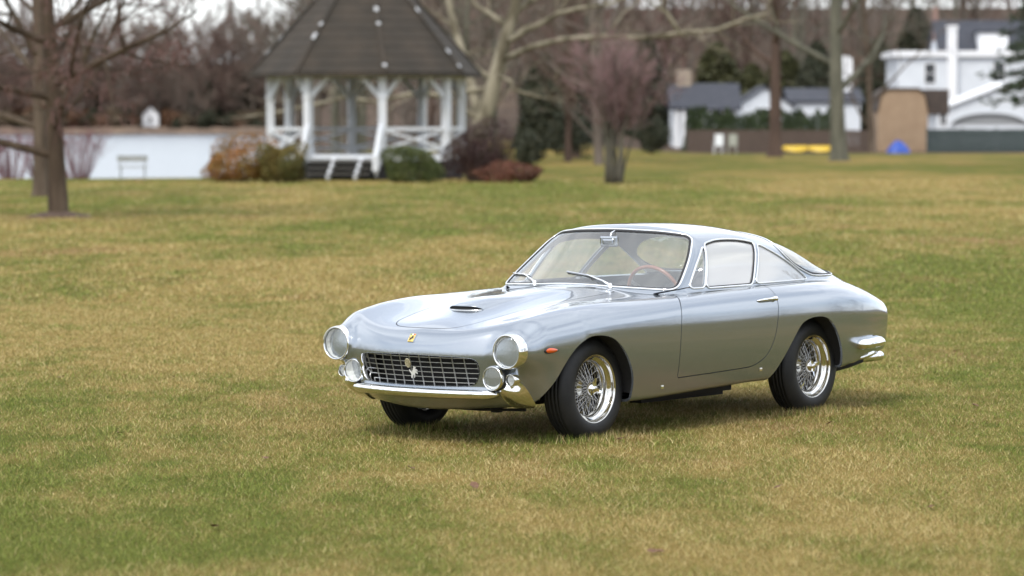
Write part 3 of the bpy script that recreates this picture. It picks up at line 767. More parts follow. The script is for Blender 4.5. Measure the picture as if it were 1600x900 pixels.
for wx, nm in ((1.2, 'front'), (-1.2, 'rear')):
    for s in (1, -1):
        if wheel_me is None:
            def lm(prof, n, mt, nme, sm=True):
                V, F_ = lathe(prof, n, 'Y'); return mesh(nme, V, F_, mt, sm)
            wheel_me = lm(rim_p, 72, M_rim, 'wheel'); tyre_me = lm(tyre_p, 96, M_tyre, 'tyre')
            hub_me = lm(hub_p, 32, M_rim, 'hub')
            e = MB()
            for k_ in range(3):
                a = R(100 + 120 * k_); d = Vector((math.cos(a), 0, math.sin(a))); t_ = Vector((-math.sin(a), 0, math.cos(a)))
                P0 = d * .016 + Vector((0, .002, 0)); V = []
                for r_, w_, h_, yo in ((.014, .017, .008, .0), (.036, .013, .007, .002), (.055, .0085, .005, .010), (.066, .005, .003, .016)):
                    c = d * r_ + Vector((0, yo, 0)); V += [c + t_ * w_ + Vector((0, -h_, 0)), c + t_ * w_ * .6 + Vector((0, h_, 0)), c - t_ * w_ * .6 + Vector((0, h_, 0)), c - t_ * w_ + Vector((0, -h_, 0))]
                F_ = [(i * 4 + q, i * 4 + (q + 1) % 4, i * 4 + 4 + (q + 1) % 4, i * 4 + 4 + q) for i in range(3) for q in range(4)] + [(12, 13, 14, 15), (3, 2, 1, 0)]
                e.add(V, F_)
            spin_me = mesh('knock_off_spinner', e.V, e.F, M_chrome, False)
            # brake drum filling the dark behind the spokes
            drum_me = lm([(0, -.118), (.10, -.118), (.135, -.122), (.150, -.13), (.150, -.17), (0, -.17)], 40, M_dark, 'brake_drum')
        w_ = link('wheel', wheel_me, CAR)
        w_.matrix_local = Matrix.Translation((wx, s * FACE, HUBZ)) @ (Matrix.Rotation(0 if s > 0 else math.pi, 4, 'Z'))
        link('tyre', tyre_me, w_); link('hub', hub_me, w_); link('brake_drum', drum_me, w_)
        sp = link('knock_off_spinner', spin_me, w_); sp.rotation_euler = (0, R(17 if wx > 0 else 60), 0)
        for fam in range(4):
            for k_ in range(18):
                o = link('spoke', SP[fam], w_); o.rotation_euler = (0, 2 * math.pi * (k_ + fam * .27) / 18, 0)

# ---------------- wheel housings, floor, cabin
for s in (1, -1):
    for ar, cx in ((ARCH_F, 1.30), (ARCH_R, -1.0)):
        pts = ar[(ar[:, 1] > .255)]
        Vv = []; Ff = []; m = len(pts)
        sy = side_y(pts[:, 0], np.maximum(pts[:, 1], .25))
        for d, y in ((.004, 0), (.016, .70), (.018, .42), (-.05, .36)):
            for p, y1 in zip(pts, sy):
                v = np.array([p[0] - cx, p[1] - .25]); v = v / (np.linalg.norm(v) + 1e-9)
                Vv.append((p[0] + v[0] * d, s * min(y or y1 - .016, y1 - .014), p[1] + v[1] * d))
        for a in range(3):
            for q in range(m - 1): Ff.append((a * m + q, a * m + q + 1, (a + 1) * m + q + 1, (a + 1) * m + q))
        Ff.append(tuple(3 * m + q for q in range(m)))
        link('wheel_housing', mesh('wheel_housing', Vv, Ff, M_dark, True), CAR)
u = MB(); u.box((.15, 0, .215), (1.2, 1.2, .04)); u.box((-.1, .42, .185), (.9, .09, .06)); u.box((-.1, -.42, .185), (.9, .09, .06)); u.box((1.25, 0, .225), (.9, .66, .05)); u.box((-1.5, 0, .29), (1.35, .74, .06)); u.box((-.98, .0, .32), (.9, .74, .1))
u.build('underbody', M_dark, CAR)
ax = MB(); ax.tube([(1.2, -.62, .30), (1.2, .62, .30)], .03, 10); ax.tube([(-1.2, -.62, .31), (-1.2, .62, .31)], .04, 10); ax.build('axle', M_dark, CAR)
ar_ = MB(); ar_.tube([(1.60, -.52, .20), (1.64, -.2, .19), (1.64, .2, .19), (1.60, .52, .20)], .009, 8); ar_.box((1.60, .30, .20), (.05, .05, .05)); ar_.box((1.60, -.30, .20), (.05, .05, .05)); ar_.build('anti_roll_bar', M_dark, CAR)
fl = MB(); fl.box((-.45, 0, .30), (1.6, 1.30, .02)); fl.box((.40, 0, .52), (.04, 1.30, .5)); fl.build('cabin_floor', M_trimblk, CAR)
for s in (1, -1):
    b = MB(); b.box((-.40, s * .655, .58), (1.15, .03, .48)); b.build('door_card', M_trimblk, CAR, bevel=.01)
V = []; F_ = []
for i in range(9):
    x = .40 - .03 * i
    for j in range(25):
        y = -.60 + 1.20 * j / 24; V.append((x - .03 - .17 * (y / .64) ** 2, y, .852 + .03 * math.sin(i / 8 * math.pi) - .02 * (i / 8) ** 2 - .012 * (y / .64) ** 2))
F_ = [(i * 25 + j, i * 25 + j + 1, (i + 1) * 25 + j + 1, (i + 1) * 25 + j) for i in range(8) for j in range(24)]
db = MB(); db.add(V, F_); db.box((.12, 0, .74), (.05, 1.2, .2)); dash = db.build('dashboard', M_trimblk, CAR, True)
for y, r_ in ((0, .06), (.13, .06), (-.14, .035)):
    MB().lathe([(0, 0), (r_ * .9, 0), (r_, -.004), (r_, .05)], 20, 'X', (.085, y, .78)).build('gauge', M_chrome2, dash, True)
for s in (1, -1):
    st = MB()
    def cushion(cx, cy, cz, dx, dy, dz, rot):
        V, F_ = [], []; nx_, ny_ = 10, 12
        Mr = Matrix.Rotation(rot, 3, 'Y')
        for i in range(nx_):
            a = 2 * math.pi * i / nx_
            for j in range(ny_):
                t = j / (ny_ - 1) * 2 - 1; e = (1 - abs(t) ** 5) ** .35 if abs(t) < 1 else .0
                v = Vector((math.copysign(abs(math.cos(a)) ** .5, math.cos(a)) * dx * (.6 + .4 * e), t * dy, math.copysign(abs(math.sin(a)) ** .5, math.sin(a)) * dz * (.55 + .45 * e)))
                V.append(Mr @ v + Vector((cx, cy, cz)))
        for i in range(nx_):
            for j in range(ny_ - 1): F_.append((i * ny_ + j, i * ny_ + j + 1, ((i + 1) % nx_) * ny_ + j + 1, ((i + 1) % nx_) * ny_ + j))
        F_ += [tuple(i * ny_ for i in range(nx_)), tuple(i * ny_ + ny_ - 1 for i in range(nx_))]
        st.add(V, F_)
    cushion(-.28, s * .34, .42, .27, .23, .07, 0); cushion(-.62, s * .34, .575, .07, .23, .25, R(-20))
    st.build('seat', M_leather, CAR, True)
b = MB(); b.box((-1.12, 0, .70), (.72, 1.12, .12)); b.box((-.78, 0, .60), (.03, 1.16, .3)); b.build('parcel_shelf', M_trimblk, CAR, bevel=.03)
# steering wheel, wooden rim with three drilled spokes
sw = Matrix.Translation((.03, .345, .812)) @ Matrix.Rotation(R(-68), 4, 'Y')
rim = MB(); rim.tube([sw @ Vector((.2 * math.cos(a), .2 * math.sin(a), 0)) for a in np.linspace(0, 2 * math.pi, 48, endpoint=False)], .0125, 10, closed=True)
swo = rim.build('steering_wheel', M_wood, CAR, True)
for a in (R(90), R(210), R(330)):
    MB().bar(sw @ Vector((0, 0, -.025)), sw @ Vector((.19 * math.cos(a + R(90)), .19 * math.sin(a + R(90)), 0)), .026, .004, up=sw.to_3x3() @ Vector((0, 0, 1))).build('steering_spoke', M_chrome2, swo)
MB().lathe([(0, .004), (.025, .004), (.03, -.01), (.03, -.05)], 20, 'Z').build('horn_boss', M_black, swo, True).matrix_local = sw
MB().tube([sw @ Vector((0, 0, -.03)), sw @ Vector((0, 0, -.34))], .022, 10).build('steering_column', M_trimblk, swo, True)
# mirror
mi = MB(); mi.box((.0, 0, 0), (.030, .125, .07)); mi.box((.016, 0, 0), (.02, .08, .04)); o = mi.build('rear_view_mirror', mat('mirror_back', (.42, .44, .46), rough=.12, metal=1), CAR, bevel=.013); o.matrix_local = Matrix.Translation((.055, 0, 1.150)) @ Euler((0, R(8), R(10))).to_matrix().to_4x4()
st_ = MB(); st_.tube([(-.005, 0, 1.215), (.03, 0, 1.205), (.05, 0, 1.165)], .006, 8); st_.build('mirror_stem', M_chrome, CAR, True)
# wipers
def wsx(y, z):   # windscreen surface x at (y, z)
    return float(xw(z)) - .352 * y * y
for py, ye, ze, y0_, z0_, y1_, z1_ in ((.272, .045, .950, .115, .938, -.135, .962), (-.335, -.520, .938, -.450, .930, -.650, .935)):
    px = wsx(py, .885) + .02; piv = Vector((px, py, .890)); el = Vector((wsx(ye, ze) + .026, ye, ze))
    w_ = MB(); w_.tube([piv, piv.lerp(el, .3) + Vector((.004, 0, .008)), el], [.0095, .0065, .0038], 8); V, F_ = lathe([(0, .016), (.009, .014), (.013, .006), (.014, -.014)], 14, 'Z'); w_.add([v + piv for v in V], F_)
    wo = w_.build('wiper', M_chrome, CAR, True)
    b0_ = Vector((wsx(y0_, z0_) + .016, y0_, z0_)); b1_ = Vector((wsx(y1_, z1_) + .016, y1_, z1_))
    MB().bar(b0_, b1_, .007, .009, up=(.6, 0, .8)).build('wiper_blade', M_chrome2, wo)
    b = MB(); b.bar(b0_ - Vector((.007, 0, .009)), b1_ - Vector((.007, 0, .009)), .004, .010, up=(.6, 0, .8)); b.build('rubber_strip', M_rubber, wo)
    MB().lathe([(0, .012), (.006, .010), (.009, 0), (.01, -.01)], 12, 'Z', (px + .045, py + .035, .884)).build('washer_jet', M_chrome, CAR, True)
# ================================================================== the place
HOR = 190.3
def at(u, v, Y):
    """world point seen at photo pixel (u, v) at distance Y"""
    return Vector(((u - 800) / 5316.6 * Y, Y, CAM_H - (v - HOR) / 5316.6 * Y))
def gx_(u, Y): return (u - 800) / 5316.6 * Y

# ---------------- ground
def lake_mask(x, y):
    """1 inside the lake (left, behind the lawn)"""
    near = sst((y - (117.5 + .6 * np.sin(x * .5) + .9 * np.sin(x * .17 + 1))) / 3.0)
    right = sst(((-7.2 - np.clip(y - 118, 0, None) * .062) - x) / 3.5)
    far = sst((716 + 8 * np.sin(x * .03) - y) / 8)
    return near * right * far
def terrain(x, y):
    h = 0 * x
    h = h + 15 * sst((y - 216) / 230) * sst((x + 14 + np.clip(y - 200, 0, 400) * .02) / 10)
    h = h + 10 * sst((y - 150) / 230) * sst((x + 9.5 + (y - 118) * .062) / 14) * sst((14 - x) / 16)
    h = h + 1.4 * sst((y - 718) / 14) + 17 * sst((y - 730) / 240)
    h = h - 1.9 * lake_mask(x, y)
    return h
xs = np.unique(np.concatenate([np.linspace(-60, 60, 161), np.linspace(-400, -60, 60), np.linspace(60, 400, 60), np.linspace(-3000, -400, 12), np.linspace(400, 3000, 12)]))
ys = np.unique(np.concatenate([np.linspace(-200, 0, 8), np.linspace(0, 12, 4), np.linspace(12, 40, 15), np.linspace(40, 112, 25), np.linspace(112, 126, 29), np.linspace(126, 460, 110), np.linspace(460, 1000, 90), np.linspace(1000, 4000, 10)]))
X, Y = np.meshgrid(xs, ys, indexing='ij'); Z = terrain(X, Y)
i = np.arange(len(xs) - 1)[:, None] * len(ys) + np.arange(len(ys) - 1)[None, :]
GF = np.stack([i, i + len(ys), i + len(ys) + 1, i + 1], -1).reshape(-1, 4)

def lawn_nodes(t, pos):
    """winter lawn at a position: how green it is (0..1), a worn-brown share and a fine tone noise, as sockets"""
    def nz(scale, detail=4, rough=.55, stretch=(1, 1, 1), off=(0, 0, 0)):
        m = N(t, 'ShaderNodeMapping'); m.inputs['Scale'].default_value = stretch; m.inputs['Location'].default_value = off
        n = N(t, 'ShaderNodeTexNoise'); n.inputs['Scale'].default_value = scale; n.inputs['Detail'].default_value = detail; n.inputs['Roughness'].default_value = rough
        t.links.new(pos, m.inputs['Vector']); t.links.new(m.outputs[0], n.inputs['Vector']); return n.outputs['Fac']
    def mad(x, k, c):
        m = N(t, 'ShaderNodeMath', operation='MULTIPLY_ADD'); t.links.new(x, m.inputs[0]); m.inputs[1].default_value = k
        if isinstance(c, (int, float)): m.inputs[2].default_value = c
        else: t.links.new(c, m.inputs[2])
        return m.outputs[0]
    g = mad(nz(.10, 3, .5, (1, .30, 1), (13, 4, 0)), 2.6, -2.80)
    g = mad(nz(.45, 4, .6, (1, .35, 1)), 2.3, g)
    g = mad(nz(1.9, 4, .6, (1, .5, 1), (5, 9, 0)), 1.9, g)
    cl = N(t, 'ShaderNodeClamp'); t.links.new(g, cl.inputs['Value']); cl.inputs['Min'].default_value = .16; cl.inputs['Max'].default_value = .90
    w_ = mad(nz(.30, 4, .6, (1, .5, 1), (31, 7, 0)), 6.0, -3.45); cw = N(t, 'ShaderNodeClamp'); t.links.new(w_, cw.inputs['Value'])
    return cl.outputs[0], cw.outputs[0], nz(16, 3, .65)
def mixc(t, f, a, b, blend='MIX'):
    m = N(t, 'ShaderNodeMix', data_type='RGBA', blend_type=blend)
    if isinstance(f, (int, float)): m.inputs['Factor'].default_value = f
    else: t.links.new(f, m.inputs['Factor'])
    for s_, v in (('A', a), ('B', b)):
        if isinstance(v, tuple): m.inputs[s_].default_value = (*v, 1)
        else: t.links.new(v, m.inputs[s_])
    return m.outputs['Result']
STRAW, GREEN, WORN = (.36, .275, .105), (.125, .165, .026), (.31, .20, .098)
M_lawn = mat('lawn_ground', (.2, .17, .06), rough=.95, spec=.1)
t = M_lawn.node_tree; b = t.nodes['Principled BSDF']; co = N(t, 'ShaderNodeTexCoord')
_g, _w, _n = lawn_nodes(t, co.outputs['Object'])
lc = mixc(t, _g, tuple(c * .80 for c in STRAW), tuple(c * .72 for c in GREEN)); lc = mixc(t, _w, lc, tuple(c * .8 for c in WORN)); lc = mixc(t, _n, lc, (.40, .31, .16), 'OVERLAY')
# beyond the mown lawn the ground is leaf litter; position decides
sp = N(t, 'ShaderNodeSeparateXYZ'); t.links.new(co.outputs['Object'], sp.inputs[0])
mr = N(t, 'ShaderNodeMapRange'); mr.inputs['From Min'].default_value = 196; mr.inputs['From Max'].default_value = 206; t.links.new(sp.outputs['Y'], mr.inputs['Value'])
nn = N(t, 'ShaderNodeTexNoise'); nn.inputs['Scale'].default_value = .8; nn.inputs['Detail'].default_value = 5; t.links.new(co.outputs['Object'], nn.inputs['Vector'])
lit = N(t, 'ShaderNodeValToRGB'); lit.color_ramp.elements[0].color = (.055, .040, .030, 1); lit.color_ramp.elements[1].color = (.11, .075, .052, 1); lit.color_ramp.elements[0].position = .35; lit.color_ramp.elements[1].position = .7
t.links.new(nn.outputs['Fac'], lit.inputs['Fac'])
mx_ = N(t, 'ShaderNodeMix', data_type='RGBA'); t.links.new(mr.outputs[0], mx_.inputs['Factor']); t.links.new(lc, mx_.inputs['A']); t.links.new(lit.outputs[0], mx_.inputs['B'])
t.links.new(mx_.outputs['Result'], b.inputs['Base Color'])
n2 = N(t, 'ShaderNodeTexNoise'); n2.inputs['Scale'].default_value = 38; n2.inputs['Detail'].default_value = 6; n2.inputs['Roughness'].default_value = .7; t.links.new(co.outputs['Object'], n2.inputs['Vector'])
bp = N(t, 'ShaderNodeBump'); bp.inputs['Strength'].default_value = .8; bp.inputs['Distance'].default_value = .04; t.links.new(n2.outputs['Fac'], bp.inputs['Height']); t.links.new(bp.outputs[0], b.inputs['Normal'])
link('ground', fast_mesh('ground', np.stack([X, Y, Z], -1).reshape(-1, 3), GF, M_lawn, True), kind='structure')

# ---------------- lake
M_water = mat('lake_water', (.10, .12, .14), rough=.24, spec=.6, bump=(.30, 1.0, .35, (1, .2, 1)))
lk = MB(); lk.add([(-700, 112, -.62), (-4, 112, -.62), (-10, 240, -.62), (-28, 760, -.62), (-700, 760, -.62)], [(0, 1, 2, 3, 4)]); lk.build('lake', M_water, kind='structure')

# ---------------- grass
def grass_field(name, n, y0, y1, margin, hmin, hmax, wid, power):
    u = RNG.random(n); Yg = (y0 ** (1 - power) + u * (y1 ** (1 - power) - y0 ** (1 - power))) ** (1 / (1 - power)) if power != 1 else y0 * (y1 / y0) ** u
    half = .152 * Yg + margin; Xg = (RNG.random(n) * 2 - 1) * half
    c, s = math.cos(R(127.9936)), math.sin(R(127.9936)); dx, dy = Xg - .65519, Yg - 21.7805; lx = c * dx - s * dy; ly = s * dx + c * dy
    clump = np.sin(Xg * 7.1 + 3 * np.sin(Yg * 2.3)) * np.sin(Yg * 6.3 + 2 * np.sin(Xg * 3.1))
    h = (hmin + (hmax - hmin) * RNG.random(n) ** 2.2) * (1 + .35 * clump)
    for wx in (1.2, -1.2):
        for sg in (1, -1):
            ins = (np.abs(lx - wx) < .13) & (np.abs(ly - sg * .65) < .085); h = np.where(ins, h * .25, h)
    az = RNG.random(n) * 2 * math.pi; lean = h * (.35 + 1.6 * RNG.random(n)); az2 = RNG.random(n) * 2 * math.pi
    w_ = wid * (.7 + .6 * RNG.random(n)) * (Yg / 20)
    bx, by_ = Xg, Yg; ex, ey = np.cos(az) * w_ / 2, np.sin(az) * w_ / 2
    V = np.empty((n, 3, 3), np.float32)
    V[:, 0] = np.stack([bx - ex, by_ - ey, 0 * bx - .004], 1); V[:, 1] = np.stack([bx + ex, by_ + ey, 0 * bx - .004], 1)
    V[:, 2] = np.stack([bx + np.cos(az2) * lean, by_ + np.sin(az2) * lean, h], 1)
    me = fast_mesh(name, V.reshape(-1, 3), np.arange(n * 3).reshape(-1, 3), M_blade)
    at_ = me.attributes.new('rnd', 'FLOAT', 'FACE'); at_.data.foreach_set('value', RNG.random(n).astype(np.float32))
    at2 = me.attributes.new('tone', 'FLOAT', 'FACE'); at2.data.foreach_set('value', RNG.random(n).astype(np.float32))
    return me
M_blade = mat('grass_blade', (.2, .17, .06), rough=.7, spec=.2)
t = M_blade.node_tree; b = t.nodes['Principled BSDF']; co = N(t, 'ShaderNodeTexCoord'); _g, _w, _n = lawn_nodes(t, co.outputs['Object'])
aa = N(t, 'ShaderNodeAttribute'); aa.attribute_name = 'rnd'; ab = N(t, 'ShaderNodeAttribute'); ab.attribute_name = 'tone'
lt = N(t, 'ShaderNodeMath', operation='LESS_THAN'); t.links.new(aa.outputs['Fac'], lt.inputs[0]); t.links.new(_g, lt.inputs[1])
def ramp3(cs):
    r = N(t, 'ShaderNodeValToRGB'); e = r.color_ramp.elements; e[0].color = (*cs[0], 1); e[1].color = (*cs[-1], 1)
    for k_, c_ in enumerate(cs[1:-1]): q_ = e.new((k_ + 1) / (len(cs) - 1)); q_.color = (*c_, 1)
    t.links.new(ab.outputs['Fac'], r.inputs['Fac']); return r.outputs[0]
sc_ = mixc(t, _w, ramp3([(.145, .105, .036), (.335, .252, .088), (.445, .350, .145), (.60, .51, .265)]), ramp3([(.12, .072, .04), (.29, .185, .090), (.39, .27, .14), (.57, .45, .28)]))
lc = mixc(t, lt.outputs[0], sc_, ramp3([(.050, .072, .014), (.122, .160, .024), (.180, .220, .038), (.275, .31, .080)]))
t.links.new(lc, b.inputs['Base Color'])
link('grass', grass_field('grass', 1000000, 13.2, 36, 1.6, .008, .034, .0031, 1.15), label='short straw and green lawn grass around the car', cat='grass', kind='stuff')
link('grass', grass_field('grass', 300000, 36, 114, 3.0, .015, .05, .0050, 1.3), label='blurred far lawn grass towards the gazebo and lake', cat='grass', kind='stuff')

# grass standing up against the tyres
def tyre_tufts():
    P_ = []
    for wx in (1.2, -1.2):
        for sg in (1, -1):
            n = 2600; P_.append(np.stack([wx + RNG.normal(0, .13, n), sg * .65 + RNG.normal(0, .10, n)], 1))
    P_ = np.concatenate(P_); near = (np.abs(np.abs(P_[:, 0]) - 1.2) < .10) & (np.abs(np.abs(P_[:, 1]) - .65) < .09); P_ = P_[~near]; n = len(P_)
    c, s = math.cos(R(-127.9936)), math.sin(R(-127.9936)); X_ = .65519 + c * P_[:, 0] - s * P_[:, 1]; Y_ = 21.7805 + s * P_[:, 0] + c * P_[:, 1]
    h = .02 + .05 * RNG.random(n) ** 1.6; az = RNG.random(n) * 6.283; a2 = RNG.random(n) * 6.283; w_ = .0022; ln = h * RNG.random(n) * .8
    V = np.empty((n, 3, 3), np.float32); V[:, 0] = np.stack([X_ - np.cos(az) * w_, Y_ - np.sin(az) * w_, 0 * X_ - .004], 1); V[:, 1] = np.stack([X_ + np.cos(az) * w_, Y_ + np.sin(az) * w_, 0 * X_ - .004], 1); V[:, 2] = np.stack([X_ + np.cos(a2) * ln, Y_ + np.sin(a2) * ln, h], 1)
    me = fast_mesh('grass', V.reshape(-1, 3), np.arange(n * 3).reshape(-1, 3), M_blade)
    for nm in ('rnd', 'tone'): q = me.attributes.new(nm, 'FLOAT', 'FACE'); q.data.foreach_set('value', RNG.random(n).astype(np.float32))
    return me
link('grass', tyre_tufts(), label='longer grass standing up round the car tyres', cat='grass', kind='stuff')

# fallen leaves
M_leaf = mat('dead_leaf', (.095, .045, .022), rough=.85, noise=(30, (.15, .08, .045), .3, .7))
lv = MB(); n = 9
pts = [(0, 0, .004), (.02, .02, .012), (.05, .032, .02), (.09, .028, .012), (.125, 0, .02), (.09, -.028, .024), (.05, -.034, .012), (.02, -.02, .016)]
lv.add(pts + [(.06, 0, .006)], [(i_, (i_ + 1) % 8, 8) for i_ in range(8)]); leaf_me = mesh('fallen_leaf', lv.V, lv.F, M_leaf)
for u_, v_ in ((271, 592), (963, 692), (1490, 553), (1404, 577), (100, 590), (1292, 668), (745, 770), (420, 720), (1210, 770), (1530, 640), (330, 830), (1040, 870), (1450, 800), (180, 680), (640, 735)):
    Yl = CAM_H * 5316.6 / (v_ - HOR); o = link('fallen_leaf', leaf_me, label='curled brown dead leaf lying on the grass', cat='leaf', group='dead leaves on the lawn')
    o.location = (gx_(u_, Yl), Yl, .012); o.rotation_euler = (random.uniform(-.3, .3), random.uniform(-.3, .3), random.uniform(0, 6.3)); s_ = random.uniform(.4, .75); o.scale = (s_, s_, s_)

# ---------------- trees
def rot_dir(d, ang, az):
    d = d.normalized(); a = d.cross(Vector((0, 0, 1)))
    if a.length < .05: a = d.cross(Vector((1, 0, 0)))
    a.normalize(); b_ = d.cross(a); side = a * math.cos(az) + b_ * math.sin(az)
    return (d * math.cos(ang) + side * math.sin(ang)).normalized()
def bare_tree(h, r0, seed, clear=.28, nl=(9, 6, 6, 4), ang=(55, 48, 45, 45), lr=(.48, .5, .5, .45), tw=.012, lean=(0, 0), trop=.12, wob=.16, sides=(10, 6, 4), droop=0.0, gap=0):
    """returns (trunk_V, trunk_F, twig_V, twig_F)"""
    rng = random.Random(seed); T = MB(); tv = []; tf = []
    def twig(p, d, L, w_):
        # bent thin strip pair
        d2 = (d + Vector((rng.gauss(0, .25), rng.gauss(0, .25), rng.gauss(.1, .2) - droop))).normalized()
        m = p + d * L * .5; e_ = m + d2 * L * .5
        s1 = Vector((rng.gauss(0, 1), rng.gauss(0, 1), rng.gauss(0, .4))).normalized() * w_ * .5
        k = len(tv); tv.extend([p - s1, p + s1, m + s1 * .7, m - s1 * .7, e_]); tf.extend([(k, k + 1, k + 2), (k, k + 2, k + 3), (k + 3, k + 2, k + 4)])
        return m, e_, d2
    def grow(p, d, L, r, lvl):
        n = max(3, int(5 - lvl)) if lvl else 9
        pts = [p.copy()]; rad = [r]; dd = d.copy(); q = p.copy()
        for k in range(n):
            w_ = wob * (.2 if lvl == 0 else 1)
            dd = (dd + Vector((rng.gauss(0, w_), rng.gauss(0, w_), rng.gauss(0, w_ * .6) + (trop if lvl else .06) - droop * lvl * .3))).normalized()
            q = q + dd * L / n; pts.append(q.copy()); rad.append(r * (1 - (k + 1) / n * (.72 if lvl == 0 else .8)))
        if lvl == 0: rad[0] = r * 1.55; rad.insert(1, r * 1.08); pts.insert(1, pts[0].lerp(pts[1], .22))
        T.tube(pts, rad, sides[min(lvl, len(sides) - 1)], cap=False)
        N_ = nl[lvl]
        for k in range(N_):
            f = (clear + (1 - clear) * (k + rng.random() * .7) / N_) if lvl == 0 else (.22 + .78 * (k + rng.random() * .8) / N_)
            f = min(f, .99); i_ = min(int(f * (len(pts) - 1)), len(pts) - 2); g = f * (len(pts) - 1) - i_
            s0 = pts[i_].lerp(pts[i_ + 1], g); rr_ = rad[i_] * (1 - g) + rad[i_ + 1] * g; dl = (pts[i_ + 1] - pts[i_]).normalized()
            az = rng.random() * 6.283 if lvl else k * 2.4 + rng.random()
            a = R(ang[lvl]) * (1 + rng.gauss(0, .18)); nd = rot_dir(dl, a, az)
            LL = L * lr[lvl] * (1.15 - .55 * f if lvl == 0 else 1 - .45 * f) * rng.uniform(.75, 1.2)
            if lvl + 1 < len(nl) - 1: grow(s0, nd, LL, max(rr_ * rng.uniform(.42, .62), tw * .8), lvl + 1)
            else:
                m, e_, d2 = twig(s0, nd, LL, tw * 1.3)
                for z_ in range(nl[-1]):
                    b0_ = s0.lerp(m, rng.random()) if rng.random() < .5 else m.lerp(e_, rng.random())
                    twig(b0_, rot_dir(d2, R(ang[-1]) * rng.uniform(.6, 1.3), rng.random() * 6.283), LL * lr[-1] * rng.uniform(.6, 1.3), tw)
    grow(Vector((0, 0, -.15)), Vector((lean[0], lean[1], 1)).normalized(), h, r0, 0)
    return T.V, T.F, tv, tf
def bark(name, c1, c2, sc=3.0, lo=.35, hi=.65): return mat(name, c1, rough=.95, spec=.15, noise=(sc, c2, lo, hi, 6, (1, 1, .25)), bump=(9, .8, .05, (1, 1, .2)))
B_brown = bark('brown_bark', (.075, .056, .042), (.135, .105, .078)); B_grey = bark('grey_green_bark', (.075, .074, .056), (.13, .125, .095)); B_red = bark('reddish_bark', (.060, .042, .034), (.10, .068, .053))
B_syc = bark('mottled_pale_bark', (.25, .225, .165), (.095, .082, .055), 1.6, .42, .58); B_wood = bark('woodland_bark', (.095, .078, .065), (.15, .125, .104))
T_brown = mat('brown_twigs', (.105, .074, .057), rough=.9); T_red = mat('reddish_twigs', (.125, .066, .056), rough=.9); T_grey = mat('grey_twigs', (.11, .092, .074), rough=.9); T_pink = mat('pinkish_twigs', (.215, .13, .13), rough=.9); T_syc = mat('pale_twigs', (.24, .20, .145), rough=.9)
def tree_meshes(key, data, bm_, tm_):
    V, F_, tv, tf = data; a = mesh(key + '_trunk', V, F_, bm_, True); b_ = mesh(key + '_crown', tv, tf, tm_); return a, b_
def put_tree(name, tm, loc, sc=1.0, rz=0.0, label='', group=None, cat='tree', szz=None):
    e_ = empty(name, loc, rz, label=label, cat=cat, group=group); e_.scale = (sc, sc, szz or sc)
    link('trunk', tm[0], e_); link('crown', tm[1], e_); return e_

# two lawn trees on the left
D1 = CAM_H * 5316.6 / (338 - HOR)
tmA = tree_meshes('lawn_tree', bare_tree(9.5, .20, 11, clear=.22, nl=(22, 9, 9, 9), ang=(66, 50, 48, 48), lr=(.56, .5, .5, .5), tw=.021, trop=.05), bark('lawn_tree_bark', (.050, .036, .026), (.095, .071, .05)), T_red)
put_tree('lawn_tree', tmA, (gx_(92, D1), D1, 0), 1, R(20), 'bare spreading tree with thick brown trunk standing on open lawn')
mnd = MB(); mnd.lathe([(.75, -.02), (.6, .03), (.42, .07), (.25, .10), (.1, .12)], 26, 'Z', (gx_(92, D1), D1, 0)); mnd.build('mulch_ring', mat('mulch', (.07, .042, .028), rough=1, noise=(14, (.12, .075, .05), .3, .7), bump=(30, 1, .05)), smooth=True, label='dark mulch heaped round the foot of the lawn tree', cat='mulch')
D2 = CAM_H * 5316.6 / (306 - HOR)
tmB = tree_meshes('lawn_tree_far', bare_tree(11, .20, 5, clear=.25, nl=(17, 8, 8, 6), ang=(60, 50, 46, 45), lr=(.5, .5, .5, .5), tw=.02), B_brown, T_brown)
put_tree('lawn_tree', tmB, (gx_(63, D2), D2, 0), 1, R(70), 'bare dark trunked tree behind the lawn tree with the mulch ring')
# big sycamore behind the gazebo: hand-placed limbs
DS = 128.0
def limb(T, tw_, pts, r0, r1, seed, sub=7, D=DS, dep=None):
    rng = random.Random(seed)
    P_ = [at(u_, v_, D + (dep[i_] if dep else 0)) for i_, (u_, v_) in enumerate(pts)]; n = len(P_)
    T.tube(P_, [r0 + (r1 - r0) * i_ / (n - 1) for i_ in range(n)], 8, cap=True)
    for k in range(sub):
        f = .25 + .75 * (k + rng.random()) / sub; i_ = min(int(f * (n - 1)), n - 2); p0 = P_[i_].lerp(P_[i_ + 1], f * (n - 1) - i_); dl = (P_[i_ + 1] - P_[i_]).normalized()
        d_ = rot_dir(dl, R(rng.uniform(30, 70)), rng.random() * 6.28) + Vector((0, 0, .25)); L = rng.uniform(.9, 2.6); q = [p0]
        for z_ in range(4): d_ = (d_ + Vector((rng.gauss(0, .3), rng.gauss(0, .3), rng.gauss(.05, .25)))).normalized(); q.append(q[-1] + d_ * L / 4)
        rr_ = (r0 + (r1 - r0) * f) * .45; T.tube(q, [rr_ * (1 - .2 * z_) for z_ in range(5)], 5)
        for z_ in range(9):
            p1 = q[rng.randint(1, 4)]; d2 = rot_dir(d_, R(rng.uniform(20, 70)), rng.random() * 6.28); p2 = p1 + d2 * rng.uniform(.4, 1.3); s1 = Vector((rng.gauss(0, 1), rng.gauss(0, 1), rng.gauss(0, 1))).normalized() * .012
            k_ = len(tw_.V); tw_.add([p1 - s1, p1 + s1, p2 + s1 * .3, p2 - s1 * .3], [(0, 1, 2, 3)])
T = MB(); tw_ = MB()
zb = terrain(np.array([gx_(738, DS)]), np.array([DS]))[0]; v0 = HOR + (CAM_H - zb + .2) / DS * 5316.6
